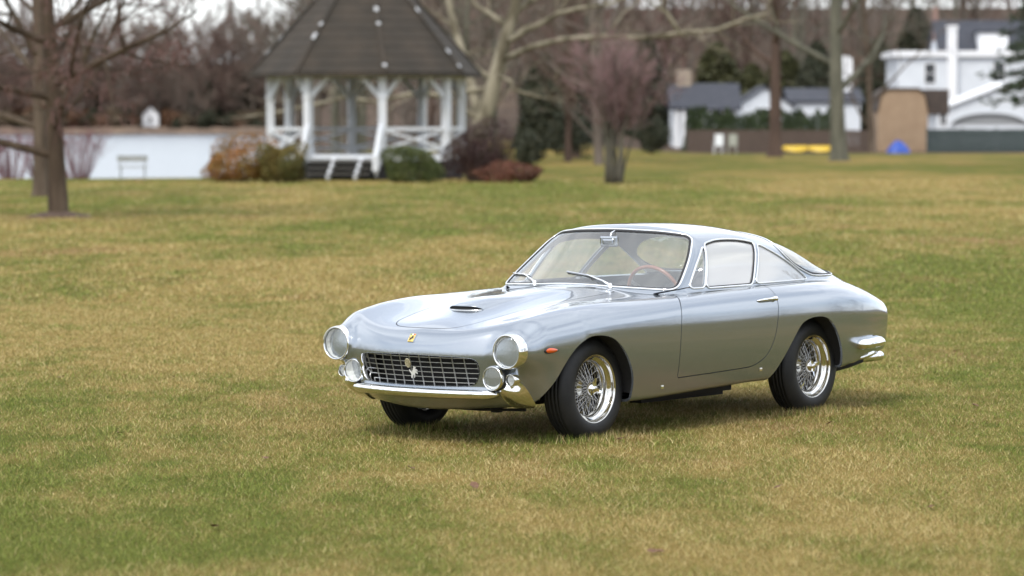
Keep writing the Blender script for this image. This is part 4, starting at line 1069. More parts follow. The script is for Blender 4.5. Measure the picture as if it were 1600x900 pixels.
limb(T, tw_, [(735, v0), (741, 235), (752, 195), (766, 150), (778, 108), (790, 62), (803, 20), (815, -40), (830, -120)], .40, .15, 1, 6)
limb(T, tw_, [(752, 196), (744, 160), (728, 100), (712, 50), (704, 10), (696, -50), (690, -120)], .22, .10, 2, 6, dep=[0, .5, 1, 1.5, 2, 2, 2])
limb(T, tw_, [(786, 70), (812, 55), (846, 38), (872, 22), (905, 14), (950, 8), (990, -8)], .12, .045, 3, 10, dep=[0, -.5, -1, -1, -1.5, -2, -2])
limb(T, tw_, [(782, 95), (830, 74), (880, 62), (940, 58), (1010, 60), (1062, 52), (1120, 48), (1165, 30), (1200, 22)], .115, .04, 4, 16, dep=[0, -1, -2, -3, -4, -4, -5, -5, -5])
limb(T, tw_, [(1062, 52), (1040, 20), (1035, 18), (1000, -6)], .08, .04, 5, 4, dep=[-4, -4, -4, -4])
limb(T, tw_, [(770, 138), (735, 142), (690, 150), (650, 144), (590, 160), (540, 152), (480, 166), (420, 178), (385, 182)], .10, .04, 6, 10, dep=[0, .5, 1, 1, 1, 1, 1, 1, 1])
limb(T, tw_, [(775, 118), (800, 128), (800, 140), (835, 150), (880, 160)], .09, .03, 7, 6, dep=[0, -1, -1, -1, -1])
limb(T, tw_, [(795, 45), (770, 25), (745, 10), (720, -20)], .12, .05, 8, 6, dep=[0, 1, 1, 1]); limb(T, tw_, [(803, 20), (850, -10), (900, -30), (960, -60)], .14, .06, 9, 7, dep=[0, 1, 2, 3])
SY = empty('sycamore_tree', (0, 0, 0), label='old sycamore with mottled pale limbs reaching out behind the gazebo', cat='tree')
_sb = at(735, v0, DS)
def shift(V): return [tuple(Vector(v) - _sb) for v in V]
SY.location = _sb; link('trunk', mesh('sycamore_trunk', shift(T.V), T.F, B_syc, True), SY); link('crown', mesh('sycamore_crown', shift(tw_.V), tw_.F, T_syc), SY)

# two tall trunks on the right, at the edge of the lawn
DA = CAM_H * 5316.6 / (246 - HOR)
tmR = tree_meshes('edge_tree', bare_tree(17, .36, 21, clear=.36, nl=(12, 6, 6, 4), ang=(58, 48, 46, 45), tw=.03), B_red, T_brown)
put_tree('edge_tree', tmR, (gx_(1210, DA), DA, 0), 1, 0, 'tall reddish brown trunk in front of the plank fence')
DB = CAM_H * 5316.6 / (252 - HOR)
tmR2 = tree_meshes('edge_tree_grey', bare_tree(18, .40, 8, clear=.26, nl=(12, 6, 6, 4), ang=(50, 48, 46, 45), tw=.03), B_grey, T_grey)
put_tree('edge_tree', tmR2, (gx_(1311, DB), DB, 0), 1, R(40), 'tall grey green trunk beside the yellow boats')
tmR3 = tree_meshes('edge_tree_low', bare_tree(13, .22, 33, clear=.2, nl=(11, 6, 6, 4), ang=(52, 48, 46, 45), tw=.03), B_brown, T_brown)
put_tree('edge_tree', tmR3, (gx_(1362, 206), 206, 0), 1, 0, 'slim dark bare tree growing against the tan shed')

# multi-stemmed ornamental tree in front of the right-hand wood
def vase_tree(seed=4, h=5.7):
    rng = random.Random(seed); T = MB(); tw2 = MB()
    for k in range(17):
        a = k * 2.4; r_ = .10 + .22 * rng.random(); p = Vector((math.cos(a) * r_ * 1.0, math.sin(a) * r_, -.1)); out_ = rng.uniform(.05, .55) if k > 4 else .08
        d = Vector((math.cos(a) * out_ * .04, math.sin(a) * out_ * .04, 1)).normalized(); q = [p]; L = h * rng.uniform(.55, .75); n = 8
        for z_ in range(n):
            d = (d + Vector((rng.gauss(0, .06) + math.cos(a) * .24 * out_ * (z_ > 2), rng.gauss(0, .06) + math.sin(a) * .24 * out_ * (z_ > 2), .03))).normalized(); q.append(q[-1] + d * L / n)
        T.tube(q, [.045 * (1 - .09 * z_) for z_ in range(n + 1)], 6)
        for b_ in range(24):
            f = rng.uniform(.45, 1.0); i_ = min(int(f * n), n - 1); p0 = q[i_].lerp(q[i_ + 1], f * n - i_); d2 = rot_dir((q[i_ + 1] - q[i_]).normalized(), R(rng.uniform(15, 55)), rng.random() * 6.28)
            L2 = rng.uniform(.5, 1.3); p1 = p0 + d2 * L2
            T.tube([p0, p0.lerp(p1, .5) + Vector((0, 0, .03)), p1], [.011, .008, .004], 3)
            for c_ in range(12):
                p2 = p0.lerp(p1, rng.uniform(.15, 1)); d3 = rot_dir(d2, R(rng.uniform(15, 60)), rng.random() * 6.28); e_ = p2 + (d3 + Vector((0, 0, .25))).normalized() * rng.uniform(.2, .6)
                s1 = Vector((rng.gauss(0, 1), rng.gauss(0, 1), rng.gauss(0, .6))).normalized() * .0075; tw2.add([p2 - s1, p2 + s1, e_ + s1 * .4, e_ - s1 * .4], [(0, 1, 2, 3)])
    return T.V, T.F, tw2.V, tw2.F
DM = CAM_H * 5316.6 / (287 - HOR)
tmV = tree_meshes('vase_tree', vase_tree(), bark('grey_stem_bark', (.085, .08, .062), (.14, .128, .10)), T_pink)
put_tree('ornamental_tree', tmV, (gx_(959, DM), DM, 0), 1.0, 0, 'vase shaped multi stemmed bare tree with pinkish twigs on lawn')

# woodland
WOOD = [tree_meshes('wood%d' % k, bare_tree(15, .22, 50 + k, clear=.18 + .04 * k, nl=(12, 6, 6, 4), ang=(48 + 5 * k, 46, 45, 45), lr=(.42, .5, .5, .5), tw=.034), (B_wood, B_red, B_grey, B_wood)[k], (T_brown, T_red, T_grey, T_brown)[k]) for k in range(4)]
FB1 = bark('far_bark', (.095, .078, .065), (.14, .115, .095)); FB2 = bark('far_brown_bark', (.095, .07, .057), (.14, .10, .08)); FT1 = mat('far_brown_twigs', (.165, .120, .095), rough=.9); FT2 = mat('far_reddish_twigs', (.165, .108, .088), rough=.9); FT3 = mat('far_grey_twigs', (.15, .128, .105), rough=.9)  # far wood colours lightened: distance haze is painted into them
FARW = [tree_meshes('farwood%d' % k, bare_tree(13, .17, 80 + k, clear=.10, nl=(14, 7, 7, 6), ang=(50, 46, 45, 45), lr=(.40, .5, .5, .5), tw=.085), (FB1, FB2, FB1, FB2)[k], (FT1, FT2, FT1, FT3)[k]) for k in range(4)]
rng = random.Random(99)
def wood_tree(u_, D, sc, label, group):
    k = rng.randrange(4); x = gx_(u_, D); z = float(terrain(np.array([x]), np.array([D]))[0])
    kind = ('grey brown', 'reddish', 'pale grey', 'dark brown')[k]
    put_tree('woodland_tree', WOOD[k], (x, D, z - .2), sc * rng.uniform(.85, 1.2), rng.random() * 6.28, kind + ' twigged ' + label, kind + ' ' + group)
WOODN = WOOD; WOOD = FARW
for k in range(88):   # far shore, several ranks
    u_ = -60 + k * 7.6 + rng.uniform(-8, 8); D = (728, 742, 758, 778)[k % 4] + rng.uniform(-6, 6)
    wood_tree(u_, D, 1.5, 'bare tree on the far shore of the lake', 'trees along the far shore')
WOOD = WOODN
for k in range(34):   # behind gazebo and sycamore
    wood_tree(rng.uniform(430, 940), rng.uniform(150, 235), .85, 'bare woodland tree behind the gazebo and sycamore', 'trees of the wood behind the gazebo')
for k in range(60):   # slope behind the houses
    wood_tree(rng.uniform(860, 1680), rng.uniform(275, 370), 1.0, 'bare woodland tree on the slope behind the houses', 'trees on the slope behind the houses')

# leafy / evergreen plants
def leaf_mat(name, c1, c2, sc=2.0): return mat(name, c1, rough=.6, spec=.3, noise=(sc, c2, .35, .65))
def foliage(fn, n, size, seed, core=0.0, up=.3):
    """n leaf faces at points given by fn(rng) -> (p, outward)"""
    rng = np.random.default_rng(seed); P_, O_ = fn(rng, n)
    a = rng.normal(size=(n, 3)) + O_ * .8 + np.array([0, 0, up]); a /= np.linalg.norm(a, axis=1, keepdims=True); b_ = np.cross(a, rng.normal(size=(n, 3))); b_ /= np.linalg.norm(b_, axis=1, keepdims=True) + 1e-9; c_ = np.cross(a, b_)
    s_ = size * (.6 + .8 * rng.random((n, 1)))
    V = np.stack([P_ - b_ * s_, P_ - c_ * s_ * .55 + a * s_ * .15, P_ + b_ * s_, P_ + c_ * s_ * .55 + a * s_ * .15], 1)
    return V.reshape(-1, 3), np.arange(n * 4).reshape(-1, 4)
def shell(rx, ry, rz, zc, lumps=11, seed=0, thick=.35, flat=.0):
    """points in a lumpy ellipsoid shell"""
    r2 = np.random.default_rng(seed + 77); L_ = r2.normal(size=(lumps, 3)); L_ /= np.linalg.norm(L_, axis=1, keepdims=True); A_ = r2.uniform(.15, .5, lumps)
    def fn(rng, n):
        d = rng.normal(size=(n, 3)); d /= np.linalg.norm(d, axis=1, keepdims=True); d[:, 2] = np.where(d[:, 2] < -.82, -d[:, 2], d[:, 2])
        b_ = .82 + sum(A_[k] * np.exp((d @ L_[k] - 1) * 9) for k in range(lumps))
        r_ = b_ * (1 - thick * rng.random(n) ** 1.8)
        if flat: d = d / ((np.abs(d) ** 4).sum(1, keepdims=True) ** .25 * flat + (1 - flat))
        P_ = d * r_[:, None] * np.array([rx, ry, rz]); P_[:, 2] += zc; return P_, d
    return fn
def bush(name, loc, dims, leafm, stemm, n, size, seed, label, group=None, cat='bush', stems=9, thick=.4, flat=0.0):
    rx, ry, h = dims; e_ = empty(name, loc, 0, label=label, cat=cat, group=group)
    V, F_ = foliage(shell(rx, ry, h * .55, h * .48, seed=seed, thick=thick, flat=flat), n, size, seed); V[:, 2] = np.maximum(V[:, 2], .02)
    link('foliage', fast_mesh(name + '_foliage', V, F_, leafm), e_)
    r_ = random.Random(seed); s_ = MB()
    for k in range(stems):
        a = r_.random() * 6.28; q = r_.random() * .5; p0 = Vector((math.cos(a) * rx * q * .4, math.sin(a) * ry * q * .4, -.05)); p1 = Vector((math.cos(a) * rx * .75, math.sin(a) * ry * .75, h * r_.uniform(.5, .95)))
        s_.tube([p0, p0.lerp(p1, .45) + Vector((0, 0, h * .12)), p1], [.03, .02, .008], 5)
    s_.build('stem', stemm, e_); return e_
L_orange = leaf_mat('orange_brown_leaves', (.27, .105, .02), (.15, .10, .02), 1.4); L_box = leaf_mat('box_leaves', (.075, .085, .018), (.045, .065, .016)); L_olive = leaf_mat('olive_leaves', (.14, .10, .022), (.085, .085, .02), 1.4)
L_maroon = leaf_mat('maroon_leaves', (.055, .024, .022), (.035, .02, .018)); L_dark = leaf_mat('dark_evergreen', (.026, .033, .018), (.045, .046, .025)); L_thuja = leaf_mat('arborvitae', (.030, .048, .018), (.05, .07, .025)); L_red = leaf_mat('red_leaf_litter', (.15, .055, .032), (.10, .045, .028))
DG = 113.5
def bush_px(name, u0, u1, v0_, v1_, D, leafm, n, size, seed, label, **kw):
    x = gx_((u0 + u1) / 2, D); rx = (u1 - u0) / 2 / 5316.6 * D; z = float(terrain(np.array([x]), np.array([D]))[0]); h = (v1_ - v0_) / 5316.6 * D * 1.02
    return bush(name, (x, D, z), (rx, min(rx, 1.1), h), leafm, B_brown, n, size, seed, label, **kw)
bush_px('shrub', 324, 428, 232, 284, 108.5, L_orange, 7000, .045, 1, 'rust orange clipped shrub overlooking the water', flat=.7)
bush_px('shrub', 404, 474, 234, 285, 107.8, L_olive, 6000, .045, 2, 'olive brown clipped shrub left of the gazebo steps', flat=.7)
bush_px('shrub', 596, 686, 240, 287, 107.5, L_box, 6500, .04, 3, 'rounded green box shrub right of the gazebo steps', flat=.5)
bush_px('shrub', 686, 806, 205, 288, 108.5, L_maroon, 6500, .042, 4, 'large dark maroon shrub at the gazebo corner', thick=.75, stems=90)
bush_px('shrub', 452, 480, 256, 286, 109.6, L_dark, 1200, .05, 14, 'small dark shrub tucked against the gazebo stair')
bush_px('leaf_heap', 756, 850, 260, 289, 107, L_red, 2600, .05, 5, 'low heap of red brown leaves beside the maroon shrub', cat='leaves', stems=3)
for k, (u0, u1, v0_, v1_, D) in enumerate(((806, 850, 196, 248, 150), (850, 925, 176, 249, 168), (995, 1040, 196, 247, 190))):
    bush_px('evergreen_shrub', u0, u1, v0_, v1_, D, L_dark, 3000, .085, 20 + k, label='dark evergreen thicket between sycamore and ornamental tree', thick=.85, group='dark evergreens at the wood edge')
# red-stemmed shrubs by the water
def twig_bush(name, loc, w_, h, n, tm_, seed, label, group=None):
    r_ = random.Random(seed); s_ = MB()
    for k in range(n):
        a = r_.random() * 6.28; q = r_.random() ** .5; p0 = Vector((math.cos(a) * q * w_ * .18, math.sin(a) * q * w_ * .18, -.05)); d = Vector((math.cos(a) * q * w_ * .5, math.sin(a) * q * w_ * .5, h * r_.uniform(.6, 1))); p1 = p0 + d
        m = p0.lerp(p1, .5) + Vector((0, 0, h * .1)); s_.tube([p0, m, p1], [.014, .011, .006], 3, False)
        for c_ in range(6):
            b_ = m.lerp(p1, r_.random()); e_ = b_ + Vector((r_.gauss(0, .16), r_.gauss(0, .16), r_.uniform(.1, .4))); s_.tube([b_, e_], [.006, .003], 3, False)
    e_ = empty(name, loc, 0, label=label, cat='bush', group=group); s_.build('twig_mass', tm_, e_); return e_
T_dog = mat('red_dogwood_twigs', (.13, .045, .05), rough=.8)
for u_, w_, sd in ((20, 1.9, 1), (122, 1.9, 2)): twig_bush('dogwood_shrub', (gx_(u_, 115), 115, 0), w_, 1.8, 60, T_dog, sd, ('leafless red stemmed shrub at the water left of the tree', 'leafless red stemmed shrub at the water near the bench')[sd - 1])
for u_ in (-30, 62): twig_bush('dogwood_shrub', (gx_(u_, 117), 117, 0), 1.7, 1.6, 45, T_dog, 9 + u_, ('leafless red stemmed shrub furthest along the shore from the bench', 'leafless red stemmed shrub partly hidden behind the lawn trees')[u_ > 0])

# ---------------- bench
M_bwood = mat('weathered_bench_wood', (.16, .16, .13), rough=.85, noise=(8, (.24, .235, .2), .3, .7)); M_bmetal = mat('bench_iron', (.25, .27, .27), rough=.5, metal=.4)
BD = 114.0; BE = empty('park_bench', (gx_(207, BD), BD, 0), R(4), label='small park bench facing the lake', cat='bench')
for k in range(3): MB().box((0, .10 - .11 * k * 0 + .0, .62 + .07 * k), (1.02, .03, .055)).build('backrest_slat', M_bwood, BE)
for k in range(4): MB().box((0, .04 - .0 + .11 * k + .05, .41), (1.02, .085, .03)).build('seat_slat', M_bwood, BE)
for s_ in (-1, 1):
    for yy in (.10, .46): MB().bar((s_ * .40, yy, -.02), (s_ * .40, yy, .80 if yy < .2 else .41), .04, .04).build('leg', M_bmetal, BE)

# ---------------- gazebo
M_gw = mat('gazebo_white_paint', (.58, .61, .65), rough=.6, noise=(2.5, (.56, .57, .57), .35, .75), bump=(14, .2, .02, (1, 1, .2)))
M_roof = mat('brown_shingles', (.029, .024, .018), rough=.95, noise=(1.1, (.047, .036, .026), .4, .68), bump=(24, .6, .03)); M_deck = mat('gazebo_deck_boards', (.09, .085, .075), rough=.9); M_hip = mat('pale_hip_flashing', (.40, .41, .42), rough=.5)
GC = Vector((gx_(573, 115.2), 115.2, 0)); GZ = empty('gazebo', GC, 0, label='white octagonal gazebo with dark shingled roof at the lake edge', cat='gazebo')
RO, FA = 3.27, R(-101); vert = lambda k, r_=RO: Vector((r_ * math.cos(FA + R(22.5 + 45 * k)), r_ * math.sin(FA + R(22.5 + 45 * k)), 0))
FLZ, RAILZ, EAVEZ, APZ = .78, 1.68, 3.50, 7.9
fl_ = MB(); fl_.add([tuple(vert(k, RO + .12) + Vector((0, 0, z))) for z in (FLZ - .10, FLZ) for k in range(8)], [tuple(range(8))[::-1], tuple(range(8, 16))] + [(k, (k + 1) % 8, 8 + (k + 1) % 8, 8 + k) for k in range(8)]); fl_.build('deck', M_deck, GZ)
sk = MB()
for k in range(8):
    a, b_ = vert(k, RO + .02), vert(k + 1, RO + .02); sk.bar(a + Vector((0, 0, .34)), b_ + Vector((0, 0, .34)), .04, .66)
sk.build('skirt', M_dark, GZ)
for k in range(8):
    a, b_ = vert(k, RO + .14), vert(k + 1, RO + .14); MB().bar(a + Vector((0, 0, FLZ - .06)), b_ + Vector((0, 0, FLZ - .06)), .05, .22).build('deck_fascia', M_gw, GZ)
for k in range(8):
    p = vert(k); Mz = Matrix.Rotation(FA + R(22.5 + 45 * k), 3, 'Z')
    pb = MB(); pb.box(p + Vector((0, 0, (FLZ + EAVEZ) / 2)), (.24, .24, EAVEZ - FLZ), Mz); pb.box(p + Vector((0, 0, FLZ + .10)), (.32, .32, .2), Mz); pb.box(p + Vector((0, 0, 2.72)), (.29, .29, .08), Mz); post = pb.build('post', M_gw, GZ)
    for q in (k + 1, k - 1):
        d = (vert(q) - p).normalized(); MB().bar(p + d * .08 + Vector((0, 0, 2.74)), p + d * .72 + Vector((0, 0, EAVEZ - .06)), .10, .15).build('knee_brace', M_gw, post)
    a, b_ = vert(k), vert(k + 1); d = (b_ - a).normalized()
    MB().bar(a + Vector((0, 0, EAVEZ - .02)), b_ + Vector((0, 0, EAVEZ - .02)), .14, .20).build('eave_beam', M_gw, GZ)
    if k != 7:   # every side but the entrance has a balustrade with a crossed panel
        a2, b2 = a + d * .10, b_ - d * .10; rl = MB(); rl.bar(a2 + Vector((0, 0, RAILZ)), b2 + Vector((0, 0, RAILZ)), .14, .11); rail = rl.build('railing', M_gw, GZ)
        MB().bar(a2 + Vector((0, 0, 1.0)), b2 + Vector((0, 0, 1.0)), .09, .09).build('bottom_rail', M_gw, rail)
        MB().bar(a2 + Vector((0, 0, 1.03)), b2 + Vector((0, 0, 1.62)), .05, .08).build('cross_board', M_gw, rail); nrm_ = Vector((d.y, -d.x, 0)) * .052
        MB().bar(b2 + nrm_ + Vector((0, 0, 1.03)), a2 + nrm_ + Vector((0, 0, 1.62)), .05, .08).build('cross_board', M_gw, rail)
RE = 3.95
roofo = None
for k in range(8):   # each roof slope its own panel of shingle courses
    a, b_ = vert(k, RE), vert(k + 1, RE); ap = Vector((0, 0, APZ)); rp_ = MB(); C = 15
    for c_ in range(C):
        t0, t1 = c_ / C, (c_ + 1) / C; zl = .03
        e0, e1 = a + Vector((0, 0, EAVEZ)), b_ + Vector((0, 0, EAVEZ))
        p = [e0.lerp(ap, t0), e1.lerp(ap, t0), e1.lerp(ap, t1), e0.lerp(ap, t1)]; up = Vector((0, 0, zl))
        rp_.add([p[0] + up, p[1] + up, p[2] + up * .25, p[3] + up * .25, p[0] - up * .3, p[1] - up * .3], [(0, 1, 2, 3), (4, 5, 1, 0)])
    rp_.bar(a + Vector((0, 0, EAVEZ - .01)), b_ + Vector((0, 0, EAVEZ - .01)), .06, .14)
    ro = rp_.build('roof_slope', M_roof, GZ)
    e0 = a + Vector((0, 0, EAVEZ + .06)); ap2 = ap + Vector((0, 0, .08)); hp = MB(); hp.bar(e0, ap2, .16, .05); hp.build('hip_cap', M_roof, ro)
    for c_ in range(9):
        if (c_ * 5 + k * 3) % 4 in (1, 2): continue
        f = .03 + c_ * .105; q = e0.lerp(ap2, f) + Vector((0, 0, .03)); MB().bar(q, e0.lerp(ap2, f + .02 + .012 * (c_ % 3)) + Vector((0, 0, .03)), .13, .03).build('hip_flashing', M_hip, ro)
MB().lathe([(.45, 0), (.40, .25), (.12, .5), (.05, 1.0), (0, 1.05)], 12, 'Z', (0, 0, APZ - .35)).build('finial', M_gw, GZ, True)
# stair on the entrance side
en = Vector((math.cos(FA), math.sin(FA), 0)); es = Vector((-en.y, en.x, 0)); ap0 = RO * math.cos(R(22.5)) + .16
stair = MB().bar(en * ap0 - es * 1.12 + Vector((0, 0, FLZ - .05)), en * ap0 + es * 1.12 + Vector((0, 0, FLZ - .05)), .34, .09).build('stair', M_gw, GZ)
for k in range(1, 4): MB().bar(en * (ap0 + .28 * k) - es * 1.05 + Vector((0, 0, FLZ - .19 * k)), en * (ap0 + .28 * k) + es * 1.05 + Vector((0, 0, FLZ - .19 * k)), .28, .05).build('tread', M_deck, stair)
for o_ in (-.30, .62): MB().bar(en * (ap0 + .1) + es * o_ + Vector((0, 0, FLZ - .10)), en * (ap0 + 1.0) + es * (o_ - .02) + Vector((0, 0, .04)), .10, .16).build('stringer', M_gw, stair)
for s_ in (-1, 1):
    w1 = en * (ap0 - .05) + es * s_ * 1.24; w2 = en * (ap0 + .62) + es * s_ * 1.26; w3 = en * (ap0 + .95) + es * s_ * 1.27
    hr = MB(); hr.tube([w1 + Vector((0, 0, 1.78)), w1.lerp(w2, .5) + Vector((0, 0, 1.42)), w2 + Vector((0, 0, 1.02)), w3 + Vector((0, 0, .72))], .10, 6); hr.bar(w3 + Vector((0, 0, -.02 if s_ < 0 else .30)), w3 + Vector((0, 0, .80)), .18, .18, up=(1, 0, 0))
    for f in (.25, .55, .85): q = w1.lerp(w3, f); hr.bar(q + Vector((0, 0, .05 + .55 * (1 - f))), q + Vector((0, 0, 1.75 - 1.0 * f)), .08, .08, up=(1, 0, 0))
    hr.build('handrail', M_gw, stair)

# trees round the rest of the park (they stand beside and behind the camera and show in the paintwork)
rng = random.Random(41)
for k in range(64):
    a = R(50 + k * 4.2 + rng.uniform(-3, 3)); d = rng.uniform(52, 95); x, y = math.sin(a) * d, 15 + math.cos(a) * d
    if y > 105 and abs(x) < 40: continue
    put_tree('park_tree', FARW[rng.randrange(4)], (x, y, -.1), rng.uniform(.75, 1.1), rng.random() * 6.28, 'bare tree standing round the near side of the park lawn', 'park trees round the near side of the lawn')
# ---------------- houses and yard things on the right
M_clap = mat('white_clapboard', (.62, .65, .69), rough=.7, noise=(.7, (.55, .58, .62), .35, .7), bump=(3, .5, .03, (.1, .1, 6))); M_slate = mat('dark_slate_roof', (.030, .034, .046), rough=.85, noise=(2, (.05, .052, .064), .35, .7), bump=(10, .5, .03)); M_tan = mat('tan_siding', (.36, .255, .165), rough=.8, noise=(1.5, (.30, .205, .13), .35, .7), bump=(4, .5, .03, (6, 6, .1)))
M_broof = mat('brown_roof', (.075, .055, .045), rough=.9, noise=(3, (.05, .04, .035), .35, .7)); M_trim = mat('white_trim', (.74, .75, .77), rough=.55); M_pane = mat('dark_window_pane', (.02, .024, .03), rough=.06, spec=.8); M_stone = mat('chimney_stone', (.36, .30, .23), rough=.9, noise=(5, (.22, .18, .14), .35, .65)); M_grey = mat('grey_canvas', (.26, .27, .28), rough=.8)
M_gfence = mat('dark_green_fence', (.022, .036, .036), rough=.7, noise=(2, (.03, .046, .044), .35, .7)); M_plank = mat('brown_fence_plank', (.070, .050, .040), rough=.9, noise=(3, (.105, .075, .058), .3, .7, 5, (6, 6, .3))); M_brick = mat('old_pink_brick', (.24, .15, .125), rough=.9)
def zt(x, y): return float(terrain(np.array([float(x)]), np.array([float(y)]))[0])
def window(par, c, w_, h, depth=.06, frame=M_trim, sash=True):
    """window on a wall facing the camera; c = centre on the wall face"""
    f = MB(); c = Vector(c)
    for dx in (-1, 1): f.box(c + Vector((dx * (w_ / 2 + .04), -depth / 2, 0)), (.08, depth, h + .16))
    for dz in (-1, 1): f.box(c + Vector((0, -depth / 2, dz * (h / 2 + .04))), (w_, depth, .08))
    if sash: f.box(c + Vector((0, -depth / 2 + .01, 0)), (w_, depth * .6, .05))
    fo = f.build('window', frame, par); MB().box(c + Vector((0, -.012, 0)), (w_, .02, h)).build('pane', M_pane, fo); return fo
def gable(par, x0, x1, y0, y1, z0, ze, zr_, wallm, roofm, over=.35, axis='Y', name='wall'):
    """house block; axis = ridge direction"""
    m = MB()
    if axis == 'Y':
        xm = (x0 + x1) / 2; V = [(x0, y0, z0), (x1, y0, z0), (x1, y0, ze), (xm, y0, zr_), (x0, y0, ze)]; V += [(a, y1, c) for a, _, c in V]
        m.add(V, [(0, 1, 2, 3, 4), (9, 8, 7, 6, 5), (0, 4, 9, 5), (1, 6, 7, 2), (0, 5, 6, 1), (4, 3, 8, 9), (3, 2, 7, 8)]); w_ = m.build(name, wallm, par)
        sl = (zr_ - ze) / (xm - x0); r_ = MB()
        for s_ in (-1, 1):
            xe = xm + s_ * (xm - x0 + over); e_ = ze - sl * over; t_ = .14
            r_.add([(xm, y0 - over, zr_ + .02), (xm, y1 + over, zr_ + .02), (xe, y1 + over, e_ + .02), (xe, y0 - over, e_ + .02), (xm, y0 - over, zr_ + t_), (xm, y1 + over, zr_ + t_), (xe, y1 + over, e_ + t_), (xe, y0 - over, e_ + t_)], [(0, 1, 2, 3), (7, 6, 5, 4), (0, 3, 7, 4), (3, 2, 6, 7), (1, 5, 6, 2), (0, 4, 5, 1)])
    else:
        ym = (y0 + y1) / 2; V = [(x0, y0, z0), (x0, y1, z0), (x0, y1, ze), (x0, ym, zr_), (x0, y0, ze)]; V += [(x1, b_, c) for _, b_, c in V]
        m.add(V, [(0, 4, 3, 2, 1), (5, 6, 7, 8, 9), (0, 5, 9, 4), (1, 2, 7, 6), (0, 1, 6, 5), (4, 9, 8, 3), (3, 8, 7, 2)]); w_ = m.build(name, wallm, par)
        sl = (zr_ - ze) / (ym - y0); r_ = MB()
        for s_ in (-1, 1):
            ye = ym + s_ * (ym - y0 + over); e_ = ze - sl * over; t_ = .14
            r_.add([(x0 - over, ym, zr_ + .02), (x1 + over, ym, zr_ + .02), (x1 + over, ye, e_ + .02), (x0 - over, ye, e_ + .02), (x0 - over, ym, zr_ + t_), (x1 + over, ym, zr_ + t_), (x1 + over, ye, e_ + t_), (x0 - over, ye, e_ + t_)], [(0, 1, 2, 3), (7, 6, 5, 4), (0, 3, 7, 4), (3, 2, 6, 7), (1, 5, 6, 2), (0, 4, 5, 1)])
    return w_, r_.build('roof', roofm, par)

# two-storey white house
D = 252.0; k = D / 5316.6; x0, x1 = gx_(1402, D), gx_(1700, D); zb = zt(x0, D) - .3; zt_ = at(0, 90, D).z
H = empty('house', ((x0 + x1) / 2, D, zb), 0, label='two-storey white clapboard house with tall white chimney and dark roof', cat='house')
def L_(x, y, z): return (x - H.location.x, y - H.location.y, z - H.location.z)
b = MB(); b.box(L_((x0 + x1) / 2, D + 4, (zb + zt_) / 2), (x1 - x0, 8, zt_ - zb)); b.build('wall', M_clap, H)
b = MB(); b.box(L_((x0 + x1) / 2, D + 4, zt_ + .22), (x1 - x0 + .7, 8.7, .44)); b.build('cornice', M_trim, H)
gable(H, gx_(1472, D) - H.location.x, x1 - H.location.x, 1.6, 7.6, zt_ + .4 - zb, zt_ + .55 - zb, at(0, 36, D + 4).z - zb, M_clap, M_slate, .25, 'X', 'attic_wall')
b = MB(); c = at(1553, 66, D); b.box(L_(c.x, D + 1.9, c.z), (2.1, 2.6, 1.3)); dm = b.build('dormer', M_trim, H); b = MB(); b.box(L_(c.x, D + 1.9, c.z + .72), (2.4, 2.9, .14)); b.build('dormer_roof', M_slate, dm)
c0, c1 = at(1485, 46, D), at(1485, 240, D); b = MB(); b.box(L_(c0.x, D - .36, (c0.z + c1.z) / 2), (.66, .72, c0.z - c1.z)); b.box(L_(c0.x, D - .36, c0.z + .1), (.8, .86, .2)); b.build('chimney', M_trim, H)
c0 = at(1473, 13, D); b = MB(); b.box(L_(c0.x, D + 5, c0.z - 1.1), (.34, .34, 2.6)); b.build('brick_flue', M_brick, H)
window(H, L_(at(1452, 0, D).x, D, at(0, 116, D).z), .75, 1.45); window(H, L_(at(1560, 0, D).x, D, at(0, 116, D).z), .8, 1.45); window(H, L_(at(1430, 0, D).x, D, at(0, 180, D).z), .8, 1.3)
# white garage with an arched grey canopy
D = 226.0; x0, x1 = gx_(1462, D), gx_(1700, D); zb = zt(x0, D) - .2
H2 = empty('garage', ((x0 + x1) / 2, D, zb), 0, label='white gabled garage with arched grey canopy behind the green fence', cat='garage')
gable(H2, x0 - H2.location.x, x1 - H2.location.x, 0, 7, 0, at(0, 176, D).z - zb, at(0, 130, D).z - zb, M_clap, M_trim, .3, 'Y')
b = MB(); n = 14; cu = gx_(1545, D) - H2.location.x; W_ = 2.5; V = []
for q in range(n + 1):
    a = math.pi * q / n; x = cu - W_ * math.cos(a); z = at(0, 196, D).z - zb + math.sin(a) * .8
    V += [(x, -.22, z), (x, -.02, z), (x, -.02, z - .12), (x, -.22, z - .12)]
F_ = [(q * 4 + e_, q * 4 + (e_ + 1) % 4, q * 4 + 4 + (e_ + 1) % 4, q * 4 + 4 + e_) for q in range(n) for e_ in range(4)]
b.add(V, F_); b.build('canopy', M_grey, H2)
V = [(cu - W_ * .97 * math.cos(math.pi * q / n), -.03, at(0, 196, D).z - zb + math.sin(math.pi * q / n) * .74) for q in range(n + 1)]; b = MB(); b.add(V, [tuple(range(n + 1))]); b.add([(p[0], -.003, p[2]) for p in V], [tuple(range(n + 1))[::-1]]); b.build('arched_recess', M_grey, H2)
window(H2, (gx_(1457 + 16, D) - H2.location.x, 0, at(0, 187, D).z - zb), .42, .7)
